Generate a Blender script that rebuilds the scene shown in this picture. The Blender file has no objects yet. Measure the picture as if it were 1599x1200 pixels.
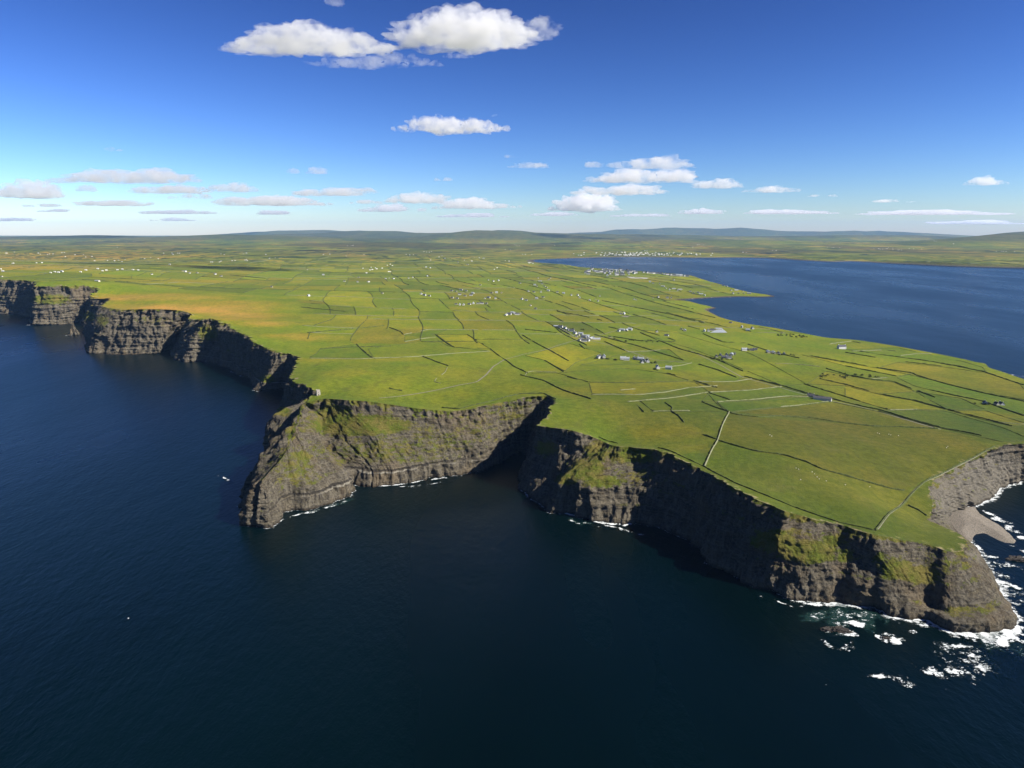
import bpy, math, random
import numpy as np
from mathutils import Vector, geometry
random.seed(7); rng = np.random.default_rng(7)
scene = bpy.context.scene
R = math.radians

# ------------------------------------------------------------------ camera
CAM_H = 400.0; FPX = 1100.0; PITCH = math.atan(238/1100)
CP, SP = math.cos(PITCH), math.sin(PITCH)
cam_d = bpy.data.cameras.new('camera'); cam = bpy.data.objects.new('camera', cam_d)
scene.collection.objects.link(cam); scene.camera = cam
cam.location = (0, 0, CAM_H); cam.rotation_euler = (math.pi/2 - PITCH, 0, 0)
cam_d.sensor_width = 36; cam_d.lens = 36*FPX/1599; cam_d.clip_start = 1; cam_d.clip_end = 200000
# ------------------------------------------------------------------ light
SUN_EL, SUN_BACK = 38.0, 19.0            # degrees up; degrees behind the camera's right
sdir = Vector((math.cos(R(SUN_EL))*math.cos(R(SUN_BACK)), -math.cos(R(SUN_EL))*math.sin(R(SUN_BACK)), math.sin(R(SUN_EL))))
sun_d = bpy.data.lights.new('sun', 'SUN'); sun = bpy.data.objects.new('sun', sun_d)
scene.collection.objects.link(sun)
sun_d.energy = 5.0; sun_d.angle = R(0.53); sun_d.color = (1.0, 0.94, 0.85)
sun.rotation_euler = sdir.to_track_quat('Z', 'Y').to_euler(); sun.location = (0, 0, 3000)
world = bpy.data.worlds.new('World'); scene.world = world; world.use_nodes = True
wn = world.node_tree.nodes; wl = world.node_tree.links
sky = wn.new('ShaderNodeTexSky'); sky.sky_type = 'NISHITA'; sky.sun_disc = False
sky.sun_elevation = R(SUN_EL); sky.sun_rotation = math.atan2(sdir.x, sdir.y)
sky.altitude = 1200; sky.air_density = 1.0; sky.dust_density = 0.4; sky.ozone_density = 4.0
def _vm(op, src, v):
    q = wn.new('ShaderNodeVectorMath'); q.operation = op; wl.new(src, q.inputs[0]); q.inputs[1].default_value = (v,)*3 if not isinstance(v, tuple) else v; return q.outputs[0]
_g = wn.new('ShaderNodeGamma'); wl.new(_vm('MULTIPLY', sky.outputs[0], .1), _g.inputs[0]); _g.inputs[1].default_value = 2.0
_hs = wn.new('ShaderNodeHueSaturation'); _hs.inputs['Saturation'].default_value = 1.0; wl.new(_g.outputs[0], _hs.inputs['Color'])
wl.new(_vm('MULTIPLY', _hs.outputs[0], (9.6, 8.7, 9.8)), wn['Background'].inputs[0]); wn['Background'].inputs[1].default_value = 0.10
scene.view_settings.view_transform = 'Standard'; scene.view_settings.look = 'None'
scene.view_settings.exposure = 1.2; scene.view_settings.gamma = 1.0
scene.view_settings.use_curve_mapping = False
cy = scene.cycles
cy.use_denoising = True; cy.max_bounces = 8; cy.diffuse_bounces = 1; cy.glossy_bounces = 2
cy.transparent_max_bounces = 24; cy.volume_bounces = 5; cy.sample_clamp_indirect = 4

# ------------------------------------------------------------------ helpers
def tag(o, label=None, cat=None, group=None, kind=None):
    if label: o['label'] = label
    if cat: o['category'] = cat
    if group: o['group'] = group
    if kind: o['kind'] = kind
    return o
def link(name, me, mat=None, parent=None):
    o = bpy.data.objects.new(name, me); scene.collection.objects.link(o)
    if mat is not None and not me.materials: me.materials.append(mat)
    if parent: o.parent = parent
    return o
def mesh_np(name, V, F):
    """V (n,3); F (m,3|4) int array"""
    V = np.asarray(V, np.float32); F = np.asarray(F, np.int32)
    me = bpy.data.meshes.new(name); k = F.shape[1]
    me.vertices.add(len(V)); me.vertices.foreach_set('co', V.ravel())
    me.loops.add(F.size); me.loops.foreach_set('vertex_index', F.ravel())
    me.polygons.add(len(F))
    me.polygons.foreach_set('loop_start', np.arange(0, F.size, k, dtype=np.int32))
    try: me.polygons.foreach_set('loop_total', np.full(len(F), k, np.int32))
    except Exception: pass
    me.update(calc_edges=True); me.validate()
    return me
def smooth(me): me.polygons.foreach_set('use_smooth', [True]*len(me.polygons)); me.update()

def P(px, py, z=None, Y=None):
    """photo pixel -> world, on the plane z=... or at ground distance Y=..."""
    a = (px-799.5)/FPX; b = (600-py)/FPX
    dy = CP + b*SP; dz = -SP + b*CP
    t = (z-CAM_H)/dz if Y is None else Y/dy
    return np.array([a*t, dy*t, CAM_H + dz*t])
def proj(V):
    V = np.asarray(V, float); y = V[..., 1]; z = V[..., 2]-CAM_H
    d = y*CP - z*SP; u = y*SP + z*CP; d = np.where(d < 1, 1, d)
    return 799.5 + FPX*V[..., 0]/d, 600 - FPX*u/d

def _h(ix, iy, iz, s):
    n = (ix*374761393 + iy*668265263 + iz*2147483647 + s*974634777) & 0xFFFFFFFF
    n = ((n ^ (n >> 13))*1274126177) & 0xFFFFFFFF
    n = ((n ^ (n >> 16))*2246822519) & 0xFFFFFFFF
    n = n ^ (n >> 15)
    return (n & 0xFFFFFF)/float(0xFFFFFF)*2 - 1
def vnoise(p, s=0):
    p = np.asarray(p, float); i = np.floor(p).astype(np.int64); f = p-i; f = f*f*f*(f*(f*6-15)+10)
    r = 0
    for a in (0, 1):
        for b in (0, 1):
            for c in (0, 1):
                w = (f[..., 0] if a else 1-f[..., 0])*(f[..., 1] if b else 1-f[..., 1])*(f[..., 2] if c else 1-f[..., 2])
                r = r + w*_h(i[..., 0]+a, i[..., 1]+b, i[..., 2]+c, s)
    return r
def fbm(p, o=4, s=0, g=0.5):
    p = np.asarray(p, float); r = 0; A = 1; T = 0
    for k in range(o):
        r = r + A*vnoise(p*2.03**k + 13.7*k, s+k); T += A; A *= g
    return r/T
def xy3(x, y, sc, z=0.0):
    return np.stack([np.asarray(x)/sc, np.asarray(y)/sc, np.zeros_like(np.asarray(x, float))+z], -1)
def sstep(a, b, x):
    t = np.clip((x-a)/(b-a), 0, 1); return t*t*(3-2*t)

# ------------------------------------------------------------------ node helpers
class NT:
    def __init__(s, name, vol=False):
        s.m = bpy.data.materials.new(name); s.m.use_nodes = True; s.t = s.m.node_tree; s.t.nodes.clear()
        s.out = s.t.nodes.new('ShaderNodeOutputMaterial')
    def n(s, ty, **k):
        q = s.t.nodes.new('ShaderNode'+ty)
        for a, v in k.items(): setattr(q, a, v)
        return q
    def l(s, a, b): s.t.links.new(a, b); return s
    def put(s, sock, v):
        if hasattr(v, 'node'): s.l(v, sock)
        else:
            if isinstance(v, (tuple, list)) and len(v) == 3 and sock.type == 'RGBA': v = (*v, 1)
            sock.default_value = v
    def noise(s, vec, scale, detail=4, rough=.55, dist=0, out='Fac'):
        q = s.n('TexNoise'); s.put(q.inputs['Vector'], vec); q.inputs['Scale'].default_value = scale
        q.inputs['Detail'].default_value = detail; q.inputs['Roughness'].default_value = rough
        q.inputs['Distortion'].default_value = dist; return q.outputs[out]
    def map(s, vec, sc=(1, 1, 1), rot=(0, 0, 0), loc=(0, 0, 0)):
        q = s.n('Mapping'); s.put(q.inputs[0], vec); q.inputs['Scale'].default_value = sc
        q.inputs['Rotation'].default_value = rot; q.inputs['Location'].default_value = loc; return q.outputs[0]
    def mr(s, v, a, b, c=0., d=1., sm=True):
        q = s.n('MapRange'); q.interpolation_type = 'SMOOTHSTEP' if sm else 'LINEAR'
        s.put(q.inputs[0], v)
        for i, x in enumerate((a, b, c, d)): s.put(q.inputs[i+1], x)
        return q.outputs[0]
    def math(s, op, a, b=0.0, c=None, clamp=False):
        q = s.n('Math', operation=op, use_clamp=clamp); s.put(q.inputs[0], a); s.put(q.inputs[1], b)
        if c is not None: s.put(q.inputs[2], c)
        return q.outputs[0]
    def mix(s, f, a, b, mode='MIX'):
        q = s.n('Mix', data_type='RGBA', blend_type=mode); s.put(q.inputs[0], f); s.put(q.inputs[6], a); s.put(q.inputs[7], b)
        return q.outputs[2]
    def attr(s, name, out='Fac'):
        q = s.n('Attribute'); q.attribute_name = name; return q.outputs[out]
    def pos(s): return s.n('NewGeometry').outputs['Position']
    def bump(s, h, dist, strength=1.0, normal=None):
        q = s.n('Bump'); s.put(q.inputs['Height'], h); q.inputs['Distance'].default_value = dist
        q.inputs['Strength'].default_value = strength
        if normal is not None: s.l(normal, q.inputs['Normal'])
        return q.outputs[0]
    def bsdf(s, col, rough=.9, normal=None, **k):
        q = s.n('BsdfPrincipled'); s.put(q.inputs['Base Color'], col); s.put(q.inputs['Roughness'], rough)
        if normal is not None: s.l(normal, q.inputs['Normal'])
        for a, v in k.items(): s.put(q.inputs[a.replace('_', ' ')], v)
        s.l(q.outputs[0], s.out.inputs[0]); return q

def simple(name, col, rough=.9, var=.25, scale=.5, bump=0.0):
    t = NT(name); p = t.pos(); n = t.noise(p, scale, 5); col = tuple(x*.73 for x in col)
    c = t.mix(t.mr(n, .3, .7), tuple(x*(1-var) for x in col), tuple(min(1, x*(1+var)) for x in col))
    nb = t.bump(t.noise(p, scale*3, 4), bump) if bump else None
    t.bsdf(c, rough, nb, Specular_IOR_Level=.25); return t.m

# rock of the cliffs: bedded greys, vegetation where the attribute says so
def cliff_material():
    t = NT('bedded_cliff_rock'); p = t.pos()
    sep = t.n('SeparateXYZ'); t.l(p, sep.inputs[0]); z = sep.outputs[2]
    warp = t.math('MULTIPLY', t.noise(p, .02, 3), 9)
    warp2 = t.math('MULTIPLY', t.noise(p, .12, 3), 2.2)
    zz = t.math('ADD', t.math('ADD', z, warp), warp2)
    comb = t.n('CombineXYZ'); t.put(comb.inputs[2], zz)
    beds = t.noise(comb.outputs[0], .28, 5, .8)
    beds2 = t.noise(t.map(p, (.18, .18, 1.1)), .5, 4, .6)
    vert = t.noise(t.map(p, (1, 1, .12)), .14, 5, .7)
    mot = t.noise(p, .35, 6, .7)
    big = t.noise(p, .018, 3)
    c = t.mix(t.mr(beds, .38, .62), (.038, .031, .023), (.245, .208, .135))
    c = t.mix(t.mr(beds2, .4, .66, 0, .7), c, (.11, .098, .078))
    c = t.mix(t.mr(vert, .40, .62, 0, .6), c, (.27, .24, .18))
    c = t.mix(t.math('MULTIPLY', t.mr(t.noise(t.map(p, (1, 1, .1)), .21, 4, .7), .56, .64), .7), c, (.035, .03, .027))
    c = t.mix(t.mr(mot, .5, .35, 0, .65), c, (.04, .035, .032))
    c = t.mix(t.mr(big, .5, .7, 0, .45), c, (.22, .16, .09))
    bl = t.mr(t.math('ABSOLUTE', t.math('SUBTRACT', t.math('ADD', z, warp2), 20)), 1.6, .7)
    band = t.attr('band'); c = t.mix(t.math('MULTIPLY', band, t.math('MULTIPLY', bl, t.mr(t.noise(p, .02, 3), .42, .6, 0, .85))), c, (.42, .39, .31))
    bd = t.mr(t.math('ABSOLUTE', t.math('SUBTRACT', t.math('ADD', z, warp2), 23.2)), 1.5, .7); c = t.mix(t.math('MULTIPLY', t.math('MULTIPLY', bd, band), .75), c, (.025, .022, .02))  # dark line painted as the shade of an undercut above the bed
    pale = t.attr('pale')
    c = t.mix(t.mr(t.math('ADD', pale, t.math('MULTIPLY', t.math('SUBTRACT', mot, .5), 1.2)), .3, .9, 0, .75), c, t.mix(mot, (.16, .142, .11), (.38, .345, .275)))
    # tide zone: dark, weedy rock close to the water, a paler splashed bed above it
    tide = t.mr(t.math('ADD', z, t.math('MULTIPLY', mot, 3)), 5.5, 2.5)
    c = t.mix(t.math('MULTIPLY', tide, .7), c, (.045, .032, .02))
    # grass
    veg = t.attr('veg')
    vn = t.noise(t.map(p, (1, 1, 2.4)), .08, 6, .74); vn2 = t.noise(p, .8, 4, .7)
    vf = t.mr(t.math('ADD', veg, t.math('ADD', t.math('MULTIPLY', t.math('SUBTRACT', vn, .5), 1.7), t.math('MULTIPLY', t.math('SUBTRACT', vn2, .5), .9))), .42, .62)
    g = t.mix(t.mr(t.noise(p, .05, 5, .65), .35, .65), (.135, .17, .016), (.24, .20, .05))
    g = t.mix(t.mr(vn2, .45, .7, 0, .7), g, (.06, .07, .013))
    c = t.mix(vf, c, g); c = t.mix(1.0, c, (.72, .72, .72), 'MULTIPLY')
    h = t.math('ADD', t.math('ADD', t.math('MULTIPLY', mot, 1.0), t.math('MULTIPLY', beds, 1.7)), t.math('MULTIPLY', vert, 1.2))
    nb = t.bump(h, 4.5)
    nb = t.bump(t.noise(p, 1.1, 5, .7), 1.2, 1.0, nb)
    t.bsdf(c, .95, nb, Specular_IOR_Level=.15); return t.m

def land_material():
    t = NT('grassland'); p = t.pos(); at = t.n('Attribute'); at.attribute_name = 'fieldcol'; base = at.outputs['Color']
    cd = t.n('CameraData')
    m1 = t.noise(t.map(p, (1, .45, 1)), .012, 6, .62); m2 = t.noise(p, .09, 6, .7); m3 = t.noise(t.map(p, (.35, 1, 1), (0, 0, .35)), .03, 5, .6)
    hue = t.mix(t.mr(m1, .34, .66), (.86, .95, .85), (1.18, 1.07, 1.1))
    c = t.mix(1.0, base, hue, 'MULTIPLY')
    c = t.mix(1.0, c, t.mix(t.mr(m2, .3, .72), (.74, .78, .76), (1.26, 1.2, 1.25)), 'MULTIPLY')
    c = t.mix(t.mr(m3, .56, .74, 0, .22), c, (.12, .095, .035))
    c = t.mix(t.mr(t.noise(p, .45, 5, .75), .53, .72, 0, .7), c, (.04, .047, .011))
    c = t.mix(t.mr(t.noise(t.map(p, (1, .5, 1), (0, 0, .5)), .022, 6, .72), .55, .68, 0, .35), c, (.06, .06, .016))
    far = t.attr('far'); v = t.n('TexVoronoi', distance='MANHATTAN'); t.l(t.map(p, (1/330, 1/900, 1), (0, 0, .15)), v.inputs['Vector']); v.inputs['Scale'].default_value = 1.; v.inputs['Randomness'].default_value = .8
    vs = t.n('SeparateColor'); t.l(v.outputs['Color'], vs.inputs[0])
    pc = t.mix(vs.outputs[0], (.5, .55, .5), (1.35, 1.3, 1.2)); pc = t.mix(t.mr(vs.outputs[1], .80, .84), pc, (.25, .32, .4)); pc = t.mix(t.mr(vs.outputs[2], .88, .9), pc, (1.7, 1.25, 1.3))
    c = t.mix(far, c, t.mix(1.0, c, pc, 'MULTIPLY'))
    rk = t.attr('rocky')
    rc = t.mix(t.mr(m2, .35, .65), (.085, .07, .035), (.19, .16, .085))
    c = t.mix(t.mr(t.math('ADD', rk, t.math('MULTIPLY', t.math('SUBTRACT', m2, .5), 1.6)), .45, .7), c, rc)
    nb = t.bump(t.noise(p, .16, 6, .75), 2.2, .8)
    t.bsdf(c, 1.0, nb, Specular_IOR_Level=.1); return t.m

def water_material():
    t = NT('sea_water'); p = t.pos()
    w1 = t.noise(t.map(p, (1, .45, 1), (0, 0, .5)), .035, 3, .5)
    w2 = t.noise(t.map(p, (1, .5, 1), (0, 0, .7)), .14, 4, .6)
    w3 = t.noise(t.map(p, (1, .6, 1), (0, 0, .3)), .6, 3, .6)
    h = t.math('ADD', t.math('MULTIPLY', w1, 1.6), t.math('ADD', t.math('MULTIPLY', w2, 1.3), t.math('MULTIPLY', w3, .35)))
    nb = t.bump(h, 1.1, .6)
    big = t.noise(t.map(p, (1, .3, 1), (0, 0, .25)), .0016, 4, .6)
    col = t.mix(t.mr(big, .35, .65), (.0001, .0022, .0020), (.0003, .0040, .0050))
    rough = t.mr(big, .35, .65, .25, .33)
    t.bsdf(col, rough, nb, IOR=1.333, Specular_IOR_Level=.36, Specular_Tint=(.42, .85, .95, 1)); return t.m

def foam_material():
    t = NT('broken_foam'); p = t.pos(); f = t.attr('foam'); gr = t.attr('green')
    n = t.noise(t.map(p, (1, 1.5, 1), (0, 0, .6)), .12, 8, .72, .8); n2 = t.noise(p, .5, 5, .7, .4)
    v = t.math('ADD', f, t.math('ADD', t.math('MULTIPLY', t.math('SUBTRACT', n, .5), 3.4), t.math('MULTIPLY', t.math('SUBTRACT', n2, .5), 1.5)))
    a = t.math('MULTIPLY', t.mr(v, .44, .80), t.mr(t.math('ADD', t.noise(t.map(p, (1, 1.6, 1), (0, 0, .5)), .55, 6, .8, 1.2), t.math('MULTIPLY', v, .26)), .48, .64))
    ga = t.math('MULTIPLY', t.mr(t.math('ADD', gr, t.math('MULTIPLY', t.math('SUBTRACT', n, .5), 2.4)), .3, 1.1), .6)
    c = t.mix(a, (.003, .026, .022), (.54, .57, .57))
    al = t.math('MAXIMUM', a, ga)
    t.bsdf(c, .6, None, Alpha=al, Specular_IOR_Level=.3); return t.m

M = {'cliff': cliff_material(), 'land': land_material(), 'water': water_material(), 'foam': foam_material(),
     'hedge': simple('dark_hedge_bank', (.06, .075, .02), 1, .4, .3, .4),
     'stone': simple('dry_stone', (.18, .185, .10), .95, .35, .8, .2),
     'road': simple('worn_tarmac', (.19, .18, .13), .95, .2, .2),
     'white': simple('white_render', (.66, .65, .61), .8, .06, .2),
     'cream': simple('cream_render', (.6, .55, .43), .8, .08, .2),
     'slate': simple('slate_roof', (.07, .072, .08), .7, .3, .6),
     'tin': simple('pale_sheet_roof', (.33, .36, .38), .5, .15, .1),
     'rock': simple('dark_wet_rock', (.05, .042, .034), .8, .5, .6, 1.0),
     'shingle': simple('grey_shingle', (.2, .175, .14), 1, .4, .7, .5),
     'wood': simple('weathered_timber', (.1, .085, .06), .9, .3, .5),
     'leaf': simple('thicket_leaves', (.03, .04, .014), 1, .5, .6, .6),
     'wool': simple('wool', (.7, .68, .6), 1, .1, 5),
     'glass': simple('window_glass', (.02, .025, .03), .1, .1, 1),
     'tower': simple('pale_tower_stone', (.36, .33, .27), .95, .3, .7, .2),
     'scree': simple('pale_yard', (.4, .38, .33), 1, .15, .1)}

# ------------------------------------------------------------------ coast stations
# A: cliff sections: setback (m), then (px, py, share of the setback) from the rim to the water
A = []
def S(sb, *pts): A.append(('s', sb, pts))
def Z(top, base, mids=()): A.append(('z', top, base, mids))      # rim (px,py,z), base (px,py)
def O(px, py, z, out, low=0): A.append(('o', px, py, z, out))    # low shore: the base lies 'out' metres seaward of the rim
def Wd(top, base, mids=()): A.append(('w', top, base, mids))     # rim (px,py,Y), base (X,Y)
S(40, (-420, 420, 1), (-420, 462, 0)); S(40, (-260, 427, 1), (-260, 473, 0)); S(40, (-100, 434, 1), (-110, 483, 0))
S(40, (0, 437, 1), (-10, 489, 0)); S(40, (36, 438, 1), (22, 491, 0)); S(20, (62, 441, 1), (50, 497, 0))
S(20, (54, 447, 1), (50, 508, 0)); S(40, (90, 447, 1), (90, 470, .6), (88, 480, .3), (78, 508, 0)); S(40, (137, 448, 1), (134, 470, .6), (112, 506, 0))
S(20, (150, 450, 1), (126, 504, 0)); S(20, (140, 461, 1), (130, 507, 0)); S(15, (170, 466, 1), (134, 513, 0)); S(30, (160, 478, 1), (148, 490, .6), (132, 522, 0))
S(20, (184, 484, 1), (150, 508, .4), (138, 535, 0)); S(30, (192, 484, 1), (160, 506, .5), (143, 551, 0)); S(35, (210, 483, 1), (195, 505, .6), (185, 553, 0))
S(35, (245, 483, 1), (235, 518, .4), (225, 553, 0)); S(30, (283, 485, 1), (262, 520, .35), (250, 552, 0)); S(20, (302, 493, 1), (266, 546, 0))
S(10, (297, 499, 1), (283, 525, .3), (271, 557, 0)); S(40, (318, 498, 1), (305, 525, .5), (285, 565, 0)); S(45, (333, 498, 1), (338, 535, .45), (313, 565, 0))
S(15, (345, 505, 1), (330, 567, 0)); S(15, (365, 516, 1), (350, 573, 0)); S(15, (385, 526, 1), (374, 585, 0)); S(15, (405, 540, 1), (392, 594, 0))
S(15, (424, 547, 1), (398, 603, 0)); S(35, (434, 551, 1), (420, 587, .5), (404, 611, 0)); S(10, (452, 554, 1), (440, 608, 0))
S(10, (464, 558, 1), (450, 622, 0)); S(15, (459, 575, 1), (440, 646, 0)); S(15, (452, 591, 1), (434, 668, 0)); S(20, (460, 598, 1), (444, 680, 0)); S(30, (480, 606, 1), (452, 697, 0))
Wd((496, 613, 1310), (-445, 1275)); Wd((482, 621, 1290), (-455, 1240), ((-430, 1232, 76), (-450, 1230, 55)))
Wd((474, 630, 1220), (-415, 1180), ((-370, 1190, 80),)); Wd((463, 645, 1120), (-420, 1100), ((-352, 1110, 88), (-385, 1100, 74),))
Wd((457, 664, 1050), (-410, 1020), ((-360, 1035, 84), (-390, 1025, 66))); Wd((444, 708, 985), (-392, 960), ((-352, 975, 70), (-380, 965, 48)))
Wd((416, 741, 930), (-372, 920), ((-358, 925, 55), (-368, 921, 30)))
Wd((405, 752, 917), (-352, 912), ((-349, 914, 40),))
Wd((412, 748, 922), (-330, 911), ((-335, 914, 30),)); S(40, (425, 732, 1), (430, 772, .3), (440, 815, 0)); S(60, (442, 712, 1), (448, 762, .22), (447, 800, 0))
S(95, (455, 690, 1), (475, 740, .4), (490, 762, .12), (491, 796, 0)); S(120, (461, 668, 1), (490, 710, .55), (518, 752, .1), (525, 782, 0))
S(150, (468, 647, 1), (492, 668, .8), (505, 700, .5), (540, 746, .09), (544, 776, 0)); S(150, (474, 634, 1), (500, 652, .85), (505, 700, .45), (552, 739, .06), (547, 757, 0))
S(150, (500, 624, 1), (515, 650, .84), (538, 692, .45), (580, 737, .06), (578, 758, 0)); S(120, (544, 626, 1), (556, 652, .82), (585, 680, .5), (612, 733, .08), (610, 756, 0))
S(95, (598, 631, 1), (606, 656, .85), (620, 680, .6), (640, 728, .1), (641, 751, 0)); S(85, (640, 637, 1), (645, 660, .82), (668, 724, .1), (668, 748, 0)); S(75, (680, 641, 1), (685, 664, .8), (700, 720, .12), (700, 744, 0))
S(65, (716, 642, 1), (722, 668, .7), (735, 714, .14), (737, 740, 0)); S(60, (753, 635, 1), (754, 662, .7), (757, 700, .15), (757, 735, 0))
S(55, (790, 627, 1), (785, 655, .7), (778, 722, 0)); S(40, (828, 620, 1), (818, 650, .7), (797, 712, 0)); S(35, (850, 619, 1), (813, 707, 0)); S(20, (863, 624, 1), (824, 716, 0))
S(-5, (858, 638, 1), (820, 730, 0)); S(-5, (846, 655, 1), (812, 745, 0)); S(0, (836, 664, 1), (813, 757, 0)); S(20, (860, 668, 1), (822, 770, 0))
S(30, (897, 672, 1), (876, 702, .95), (850, 748, .75), (838, 783, 0)); S(50, (922, 681, 1), (890, 716, .9), (866, 762, .65), (852, 792, 0)); S(70, (940, 689, 1), (910, 719, .5), (875, 750, .12), (864, 799, 0))
S(70, (955, 695, 1), (932, 733, .5), (903, 757, .15), (916, 811, 0)); S(65, (985, 698, 1), (985, 724, .85), (955, 758, .4), (954, 816, 0)); S(60, (1020, 702, 1), (1022, 727, .85), (996, 760, .4), (980, 818, 0))
S(35, (1036, 705, 1), (1032, 728, .9), (1005, 772, .35), (992, 816, 0)); S(25, (1060, 716, 1), (1024, 822, 0)); S(22, (1094, 733, 1), (1056, 837, 0)); S(18, (1133, 754, 1), (1096, 868, 0)); S(18, (1172, 775, 1), (1134, 892, 0))
S(18, (1205, 789, 1), (1170, 912, 0)); S(22, (1226, 797, 1), (1198, 926, 0)); S(50, (1242, 803, 1), (1212, 834, .6), (1222, 880, .3), (1224, 934, 0)); S(55, (1276, 812, 1), (1268, 835, .8), (1272, 878, .35), (1262, 943, 0))
S(50, (1316, 822, 1), (1308, 848, .75), (1318, 882, .4), (1320, 942, 0)); S(45, (1343, 829, 1), (1340, 870, .85), (1345, 915, .25), (1365, 953, 0)); S(50, (1387, 840, 1), (1375, 865, .75), (1402, 905, .35), (1395, 964, 0))
S(60, (1445, 850, 1), (1438, 875, .78), (1452, 915, .4), (1457, 946, .27), (1454, 954, .03), (1453, 970, 0)); S(65, (1480, 861, 1), (1482, 900, .65), (1487, 956, .3), (1486, 969, .03), (1486, 988, 0)); S(70, (1497, 864, 1), (1512, 900, .68), (1518, 952, .33), (1524, 968, .03), (1524, 989, 0))
Z((1505, 858, 56), (1574, 984), ((1528, 895, 36), (1550, 944, 14), (1571, 964, 12))); Z((1508, 851, 55), (1584, 968), ((1535, 890, 36), (1560, 936, 13), (1582, 955, 9)))
Z((1507, 843, 53), (1568, 938), ((1532, 880, 32),)); Z((1503, 838, 50), (1548, 902), ((1525, 862, 28),)); Z((1496, 832, 47), (1533, 873)); Z((1485, 827, 44), (1521, 852)); Z((1470, 821, 42), (1506, 838))
Z((1447, 811, 42), (1490, 823)); Z((1458, 801, 43), (1487, 812)); Z((1462, 790, 45), (1492, 803)); Z((1452, 777, 48), (1502, 797)); Z((1454, 763, 50), (1516, 792)); Z((1468, 747, 52), (1530, 789)); Z((1500, 730, 55), (1546, 779))
Z((1540, 710, 60), (1562, 764)); Z((1575, 696, 62), (1584, 756)); Z((1605, 693, 62), (1606, 752)); Z((1660, 694, 60), (1650, 752)); Z((1730, 705, 55), (1705, 765)); Z((1790, 735, 50), (1745, 800)); Z((1830, 730, 45), (1870, 800)); Z((1860, 690, 40), (1900, 720))
Z((1800, 650, 30), (1840, 665))
n_cliff = len(A)
for q in ((1700, 622, 25, 14), (1640, 604, 24, 12), (1600, 592, 23, 12), (1565, 580, 22, 10), (1545, 574, 21, 10), (1538, 568, 20, 10), (1525, 566, 19, 14), (1500, 560, 18, 14), (1460, 552, 17, 14), (1400, 541, 16, 14),
          (1340, 531, 16, 14), (1290, 527, 15, 14), (1240, 518, 14, 14), (1200, 511, 12, 14), (1160, 505, 10, 14), (1128, 497, 7, 14), (1110, 489, 5, 16), (1100, 483, 4, 20), (1112, 480, 4, 20), (1090, 475, 4, 20), (1070, 470, 3, 25), (1052, 468, 3, 25),
          (1078, 466, 3, 30), (1110, 464, 3, 30), (1150, 462.5, 3, 30), (1185, 463, 3, 30), (1203, 462.5, 2.5, 25), (1192, 459.5, 3, 25), (1172, 457, 5, 20), (1150, 452, 9, 20), (1130, 446, 11, 20), (1110, 440, 12, 20), (1090, 433.5, 12, 20), (1075, 429, 12, 20),
          (1040, 426, 12, 25), (1000, 423, 12, 25), (950, 420, 10, 25), (905, 417.5, 8, 30), (880, 414, 6, 40), (845, 411, 4, 60), (828, 409, 4, 80), (822, 406.8, 4, 100), (835, 405, 4, 100), (860, 404, 4, 100), (900, 402.8, 5, 80), (950, 401.2, 8, 60),
          (1020, 401, 9, 50), (1080, 401.6, 12, 50), (1150, 401, 14, 50), (1200, 401.5, 16, 50), (1260, 405, 18, 50), (1300, 407.5, 12, 60), (1330, 407, 12, 60), (1400, 409, 22, 50), (1470, 411.5, 26, 50), (1540, 413.5, 28, 50), (1599, 415, 28, 50), (1700, 419, 28, 50),
          (1900, 428, 28, 50), (2200, 440, 28, 50)):
    O(*q)

NR = 64
def resample(pts, n):
    pts = np.array(pts, float); d = np.r_[0, np.cumsum(np.linalg.norm(np.diff(pts, axis=0), axis=1))]
    # a touch of rounding at the knees
    t = np.linspace(0, d[-1], n); out = np.stack([np.interp(t, d, pts[:, k]) for k in range(3)], 1)
    k = max(1, n//22); pad = np.pad(out, ((k, k), (0, 0)), mode='edge'); ker = np.ones(2*k+1)/(2*k+1)
    sm = np.stack([np.convolve(pad[:, j], ker, 'valid') for j in range(3)], 1)
    sm[0], sm[-1] = out[0], out[-1]; return sm
tops = []
for q in A:
    if q[0] == 's':
        b = P(q[2][-1][0], q[2][-1][1], z=0); tops.append(P(q[2][0][0], q[2][0][1], Y=b[1]+q[1]))
    elif q[0] == 'w': tops.append(P(q[1][0], q[1][1], Y=q[1][2]))
    elif q[0] == 'z': tops.append(P(*q[1]))
    else: tops.append(P(q[1], q[2], z=q[3]))
tops = np.array(tops); secs = []
for i, q in enumerate(A):
    if q[0] == 's':
        b = P(q[2][-1][0], q[2][-1][1], z=0); pts = [P(a[0], a[1], Y=b[1]+q[1]*a[2]) for a in q[2]]
    elif q[0] == 'w': pts = [tops[i]] + [np.array(m, float) for m in q[3]] + [np.array([*q[2], 0.])]
    elif q[0] == 'z': pts = [tops[i]] + [P(*m) for m in q[3]] + [P(*q[2], z=0)]
    else:
        d = tops[min(i+1, len(A)-1)][:2]-tops[i-1][:2]; d /= np.linalg.norm(d); nrm = np.array([d[1], -d[0]])
        pts = [tops[i], np.array([*(tops[i][:2]+nrm*q[4]), 0.])]
    secs.append(resample(pts, NR))
secs = np.array(secs)
if 0:
    for q, s in zip(A, secs): print(q[0], q[1:3], s[0].round(), s[-1].round())

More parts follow.
